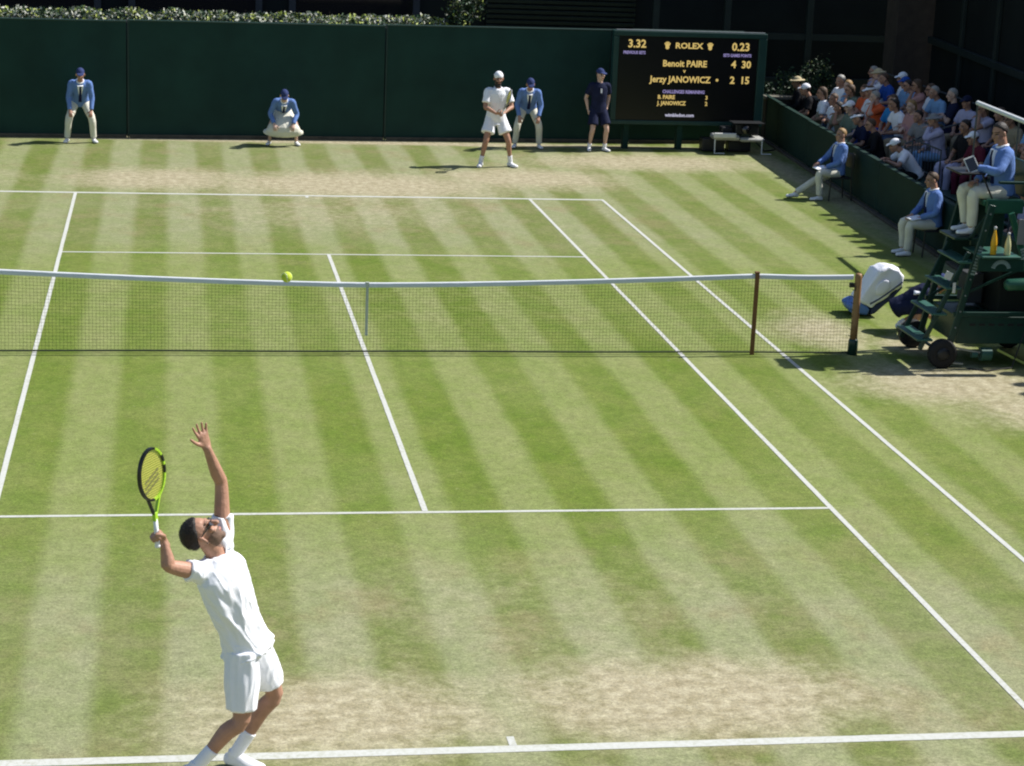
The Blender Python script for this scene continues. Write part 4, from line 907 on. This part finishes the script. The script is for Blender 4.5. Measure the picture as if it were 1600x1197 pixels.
def bottle(label, loc, m, h):
    t_ = thing('drink_bottle', label, 'bottle', loc)
    part('bottle_body', m, t_, lambda b: b.lathe([(.036, 0), (.040, .01), (.040, h*.45), (.033, h*.6), (.016, h*.82), (.014, h*.9)], 16), smooth=True)
    part('cap', 'bottle_cap', t_, lambda b: b.lathe([(.018, h*.9), (.018, h), (.010, h+.004)], 12), smooth=True)
bottle('orange filled drink bottle on the umpire chair shelf', (7.88, -.78, 1.503), 'drink_orange', .36)
bottle('pale yellow drink bottle on the umpire chair shelf', (8.06, -.80, 1.503), 'drink_pale', .29)
tb = thing('tablet', 'white framed tablet propped up in front of the umpire', 'tablet', (7.68, -.28, 2.575), 0, None, .74)
rt = Matrix.Rotation(R(-22), 3, 'Y')@Matrix.Rotation(R(66), 3, 'X')
part('case', 'white_plastic', tb, lambda b: b.box((-.10, -.14, 0), (.10, .14, .014), rot=rt, about=(0, 0, 0)), bevel=.004)
part('screen', 'lens', tb, lambda b: b.box((-.082, -.115, .0145), (.082, .115, .0165), rot=rt, about=(0, 0, 0)))
# racket bag leaning on the chair by the net
bgr = thing('racket_bag', 'bulky white and blue racket bag leaning beyond the net post', 'bag', (7.42, 2.4, 0), R(-3))
def prism(prof, y0, y1):
    def f(b):
        n = len(prof); b.add([(x, y0, z) for x, z in prof]+[(x, y1, z) for x, z in prof], [tuple(range(n)), tuple(range(2*n-1, n-1, -1))]+[(i, i+n, (i+1) % n+n, (i+1) % n) for i in range(n)])
    return f
def soft(o, w, amp):
    o.modifiers['b'].width = w; o.modifiers['b'].segments = 4
    sub = o.modifiers.new('sub', 'SUBSURF'); sub.levels = sub.render_levels = 2; sub.subdivision_type = 'SIMPLE'
    tx = bpy.data.textures.new('sag', 'CLOUDS'); tx.noise_scale = .16; dp = o.modifiers.new('d', 'DISPLACE'); dp.texture = tx; dp.strength = amp; o.modifiers.move(1, len(o.modifiers)-1)
soft(part('main_body', 'bag_white', bgr, prism([(-.22, .24), (-.02, .13), (.22, .30), (.40, .46), (.44, .58), (.36, .69), (.20, .74), (.04, .66)], -.20, .22), bevel=.06), .035, .07)
soft(part('base_panel', 'bag_blue', bgr, prism([(-.36, .16), (-.30, .05), (-.06, .02), (-.03, .125), (-.225, .235)], -.21, .23), bevel=.04), .04, .03)
soft(part('side_panel', 'bag_navy', bgr, prism([(-.02, .03), (.05, .06), (.30, .29), (.42, .44), (.40, .455), (.22, .295), (-.015, .12)], -.19, .21), bevel=.02), .015, .02)
B = Blob(); B.ell(V(.12, -.215, .44), (V(.66, 0, .75), V(0, 1, 0), V(-.75, 0, .66)), (.13, .016, .09), 20); put('pocket', B.skin(.012, 2), bgr, 'bag_white')
part('strap', 'bag_navy', bgr, lambda b: b.tube([(-.05, -.23, .20), (.06, -.25, .27), (.24, -.24, .40), (.40, -.22, .52)], .012, 6))

# ------------------------------------------------------------------ spectators
POSES = [seat_pose(4), seat_pose(16, hands=((.10, -.36, .66), (-.08, -.36, .67)), head=(0, -.09, .15)), seat_pose(0, hands=((-.05, -.20, .86), (.06, -.21, .83)), hf=(.3, -1, -.1)),
         seat_pose(10, hands=((.04, -.24, 1.10), (-.12, -.27, .64)), hf=(-.3, -1, -.15), head=(0, -.07, .155)), seat_pose(38, hands=((.18, -.62, .80), (-.16, -.60, .80)), head=(0, -.13, .11), hf=(0, -1, -.25))]
POSES[3]['ep_l'] = V(.6, 0, -1); cache = {}
def sp(i, part_, sub=None):
    key = (i, part_, sub)
    if key not in cache:
        g = cache.get(i) or cache.setdefault(i, solve(POSES[i])); v = .013
        cache[key] = {'body': lambda: body_mesh(g, .0115, it=2), 'shirt': lambda: shirt_mesh(g, v, sub, -.12, .022, .073 if sub < 1 else .046, .072, .006), 'trousers': lambda: legs_mesh(g, v), 'hair': lambda: hair_mesh(g, sub, .011),
                      'hat': lambda: cap_mesh(g, sub, .012), 'shoe_l': lambda: shoe_mesh(g, 'l', v), 'shoe_r': lambda: shoe_mesh(g, 'r', v), 'glasses': lambda: glasses_mesh(g)}[part_]()
    return cache[key]
# y, row x, pose, top, sleeve, hat(style, colour), hair(style, colour), skin, trousers, label, dz
SPEC = [
 (18.35, 10.95, 0, 'black_cloth', 1.9, ('brim', 'straw'), ('short', 'hair_brown'), 'skin', 'navy', 'spectator in a straw brim hat at the far end of the front row', 0),
 (17.15, 10.95, 1, 'black_cloth', .7, ('cap', 'white_cloth'), ('short', 'hair_dark'), 'skin_tan', 'black_cloth', 'spectator in black with a white cap near the far end of the front row', 0),
 (16.45, 10.95, 0, 'white_cloth', .7, None, ('long', 'hair_brown'), 'skin', 'denim', 'long haired spectator in white shirt in the front row', 0),
 (15.75, 10.95, 2, 'white_cloth', .45, None, ('short', 'hair_brown'), 'skin_tan', 'khaki', 'tanned spectator in white vest with arms folded in the front row', -.08),
 (14.55, 10.95, 0, 'sage', .7, ('cap', 'white_cloth'), ('short', 'hair_brown'), 'skin_pale', 'khaki', 'spectator in sage top and white cap in the front row', 0),
 (13.55, 10.95, 1, 'navy', .75, ('visor', 'white_cloth'), ('short', 'hair_dark'), 'skin', 'black_cloth', 'spectator in navy shirt and white visor above the seated line judge', .02),
 (17.75, 11.75, 0, 'white_cloth', .7, None, ('short', 'hair_grey'), 'skin', 'khaki', 'grey haired spectator in open white shirt at the far end of the middle row', .02),
 (16.85, 11.75, 3, 'sage', .7, None, ('long', 'hair_brown'), 'skin', 'denim', 'spectator in sage green top with hand raised to chin', 0),
 (16.22, 11.75, 2, 'orange', .6, None, ('short', 'hair_brown'), 'skin_tan', 'khaki', 'brown haired spectator in bright orange top with folded arms', -.04),
 (15.25, 11.75, 3, 'orange', .7, None, ('short', 'hair_grey'), 'skin_pale', 'royal', 'grey haired spectator in orange shirt beside the bright blue polo shirt', .03),
 (14.35, 11.75, 0, 'bright_blue', .75, None, ('short', 'hair_brown'), 'skin', 'navy', 'spectator in bright blue polo shirt in the middle row', -.10),
 (13.35, 11.75, 2, 'pink', 1.9, None, ('long', 'hair_blond'), 'skin_pale', 'khaki', 'blonde spectator in dusty pink top in the middle row', -.05),
 (12.55, 11.75, 1, 'grey_cloth', .7, None, ('short', 'hair_dark'), 'skin', 'grey_cloth', 'spectator in plain grey shirt leaning forward by the stair railing', 0),
 (11.80, 11.75, 3, 'lilac', 1.9, ('brim', 'grey_cloth'), ('short', 'hair_grey'), 'skin', 'light_blue', 'spectator in grey brim hat and lilac shirt behind the barred railing', .08),
 (10.40, 11.75, 0, 'black_cloth', .7, None, ('short', 'hair_dark'), 'skin_tan', 'lilac', 'dark clothed spectator with bare arms beside the umpire tablet', -.10),
 (9.65, 11.75, 1, 'maroon', .7, ('cap', 'white_cloth'), ('short', 'hair_brown'), 'skin', 'maroon', 'spectator in maroon top and white cap behind the umpire tray', -.10),
 (7.55, 11.75, 0, 'maroon', .7, None, ('short', 'hair_brown'), 'skin', 'denim', 'spectator in maroon shirt just behind the umpire chair back', -.12),
 (17.95, 12.55, 0, 'lilac', .7, None, ('short', 'hair_grey'), 'skin', 'khaki', 'grey haired spectator in pale lilac shirt at the top far end', 0),
 (16.85, 12.55, 1, 'royal', .75, None, ('short', 'hair_brown'), 'skin', 'denim', 'spectator in royal blue shirt in the back row', 0),
 (15.92, 12.55, 0, 'light_blue', .8, ('cap', 'royal'), ('short', 'hair_brown'), 'skin', 'khaki', 'spectator in royal blue cap and light blue shirt in the back row', .02),
 (16.38, 12.62, 2, 'white_cloth', .7, ('cap', 'white_cloth'), ('short', 'hair_brown'), 'skin', 'khaki', 'spectator in white cap and white shirt next to the blue capped one', -.03),
 (15.0, 12.55, 3, 'pink', .6, None, ('long', 'hair_brown'), 'skin_tan', 'khaki', 'long haired spectator in faded pink with hand at chin in the back row', -.05),
 (14.4, 12.55, 0, 'white_cloth', .7, None, ('short', 'hair_brown'), 'skin', 'denim', 'spectator in white shirt and dark sunglasses in the back row', .05),
 (13.3, 12.55, 2, 'navy', .7, None, ('short', 'hair_grey'), 'skin_pale', 'navy', 'grey haired spectator in navy with folded arms by the top of the stairs', 0),
 (11.5, 12.55, 3, 'lilac', .6, None, ('long', 'hair_brown'), 'skin_tan', 'black_cloth', 'long haired spectator in lilac top with hand to mouth above the umpire tablet', -.1),
 (10.75, 12.55, 0, 'black_cloth', .7, None, ('short', 'hair_brown'), 'skin', 'navy', 'spectator in black in the back row just above the umpire head', -.08),
 (10.05, 12.55, 1, 'khaki', .7, None, ('short', 'hair_dark'), 'skin', 'sage', 'spectator in khaki shirt in the back row behind the umpire', -.06),
 (5.75, 10.98, 0, 'lilac', .8, None, ('short', 'hair_brown'), 'skin', 'denim', 'spectator in lilac shirt low behind the umpire chair rear post', -.02),
 (6.6, 11.75, 2, 'pink', .7, None, ('long', 'hair_brown'), 'skin_pale', 'khaki', 'spectator in pink beside the umpire chair at the picture edge', -.1),
 (10.75, 10.98, 4, 'white_cloth', .7, ('cap', 'white_cloth'), ('short', 'hair_brown'), 'skin', 'black_cloth', 'crouched spectator in white shirt and cap leaning over the side wall', -.06),
 (14.0, 12.6, 1, 'light_blue', .7, None, ('short', 'hair_grey'), 'skin', 'khaki', 'grey haired spectator in light blue shirt leaning forward in the back row', -.04),
 (12.75, 10.95, 1, 'black_cloth', 1.9, None, ('short', 'hair_brown'), 'skin', 'grey_cloth', 'spectator in black long sleeves at the near end of the front row', 0),
 (17.3, 11.75, 2, 'light_blue', .7, None, ('long', 'hair_blond'), 'skin_pale', 'denim', 'blonde spectator in light blue top at the far end of the middle row', 0),
 (15.72, 11.75, 0, 'white_cloth', .7, ('visor', 'white_cloth'), ('short', 'hair_brown'), 'skin', 'khaki', 'spectator in white shirt and white visor between two spectators in orange', 0),
 (13.85, 11.75, 1, 'white_cloth', .5, None, ('long', 'hair_dark'), 'skin_tan', 'denim', 'dark haired spectator in white sleeveless top next to the blue polo shirt', -.02),
 (17.4, 12.55, 3, 'white_cloth', .7, ('brim', 'straw'), ('short', 'hair_grey'), 'skin_pale', 'khaki', 'spectator in straw hat and white shirt in the back row', -.02),
 (15.45, 12.6, 1, 'light_blue', .7, None, ('short', 'hair_dark'), 'skin', 'navy', 'dark haired spectator in pale blue shirt leaning forward in the back row', 0),
 (12.6, 12.6, 0, 'lilac', .7, ('cap', 'navy'), ('short', 'hair_brown'), 'skin', 'khaki', 'spectator in navy cap and lilac shirt beside the stair railing', 0),
 (9.35, 12.55, 2, 'light_blue', .7, None, ('short', 'hair_grey'), 'skin', 'khaki', 'grey haired spectator in light blue shirt at the picture edge above the umpire', 0),
 (15.15, 10.95, 3, 'khaki', .7, None, ('long', 'hair_dark'), 'skin_tan', 'khaki', 'dark haired spectator in khaki with hand to chin in the front row', -.04),
]
for y, x, ps, top, slv, hat, hr, skn, tr, lab, dz in SPEC:
    ms = [('body', sp(ps, 'body'), body_slots(skn, hr[1])), ('shirt', sp(ps, 'shirt', slv), top), ('trousers', sp(ps, 'trousers'), tr), ('hair', sp(ps, 'hair', hr[0]), hr[1]), ('shoe', sp(ps, 'shoe_l'), ['shoe_white', 'sole']), ('shoe', sp(ps, 'shoe_r'), ['shoe_white', 'sole'])]
    if hat: ms.append(('hat' if hat[0] == 'brim' else ('visor' if hat[0] == 'visor' else 'cap'), sp(ps, 'hat', hat[0]), hat[1]))
    if 'sunglasses' in lab or random.random() < .25 and not hat: ms.append(('glasses', sp(ps, 'glasses'), 'lens'))
    zr = min(rows.items(), key=lambda q: abs(q[0]-x))[1]
    if x < 11.2:
        nx_ = wx(y+1.2)+(.72 if ps != 4 else .86); y += (nx_-x-.12)*3.05; x = nx_-.12
    place(ms, lab, (x+.12, y, zr-.005), R(-90+random.uniform(-14, 22)), random.uniform(.95, 1.03), 'spectators in the side stand')
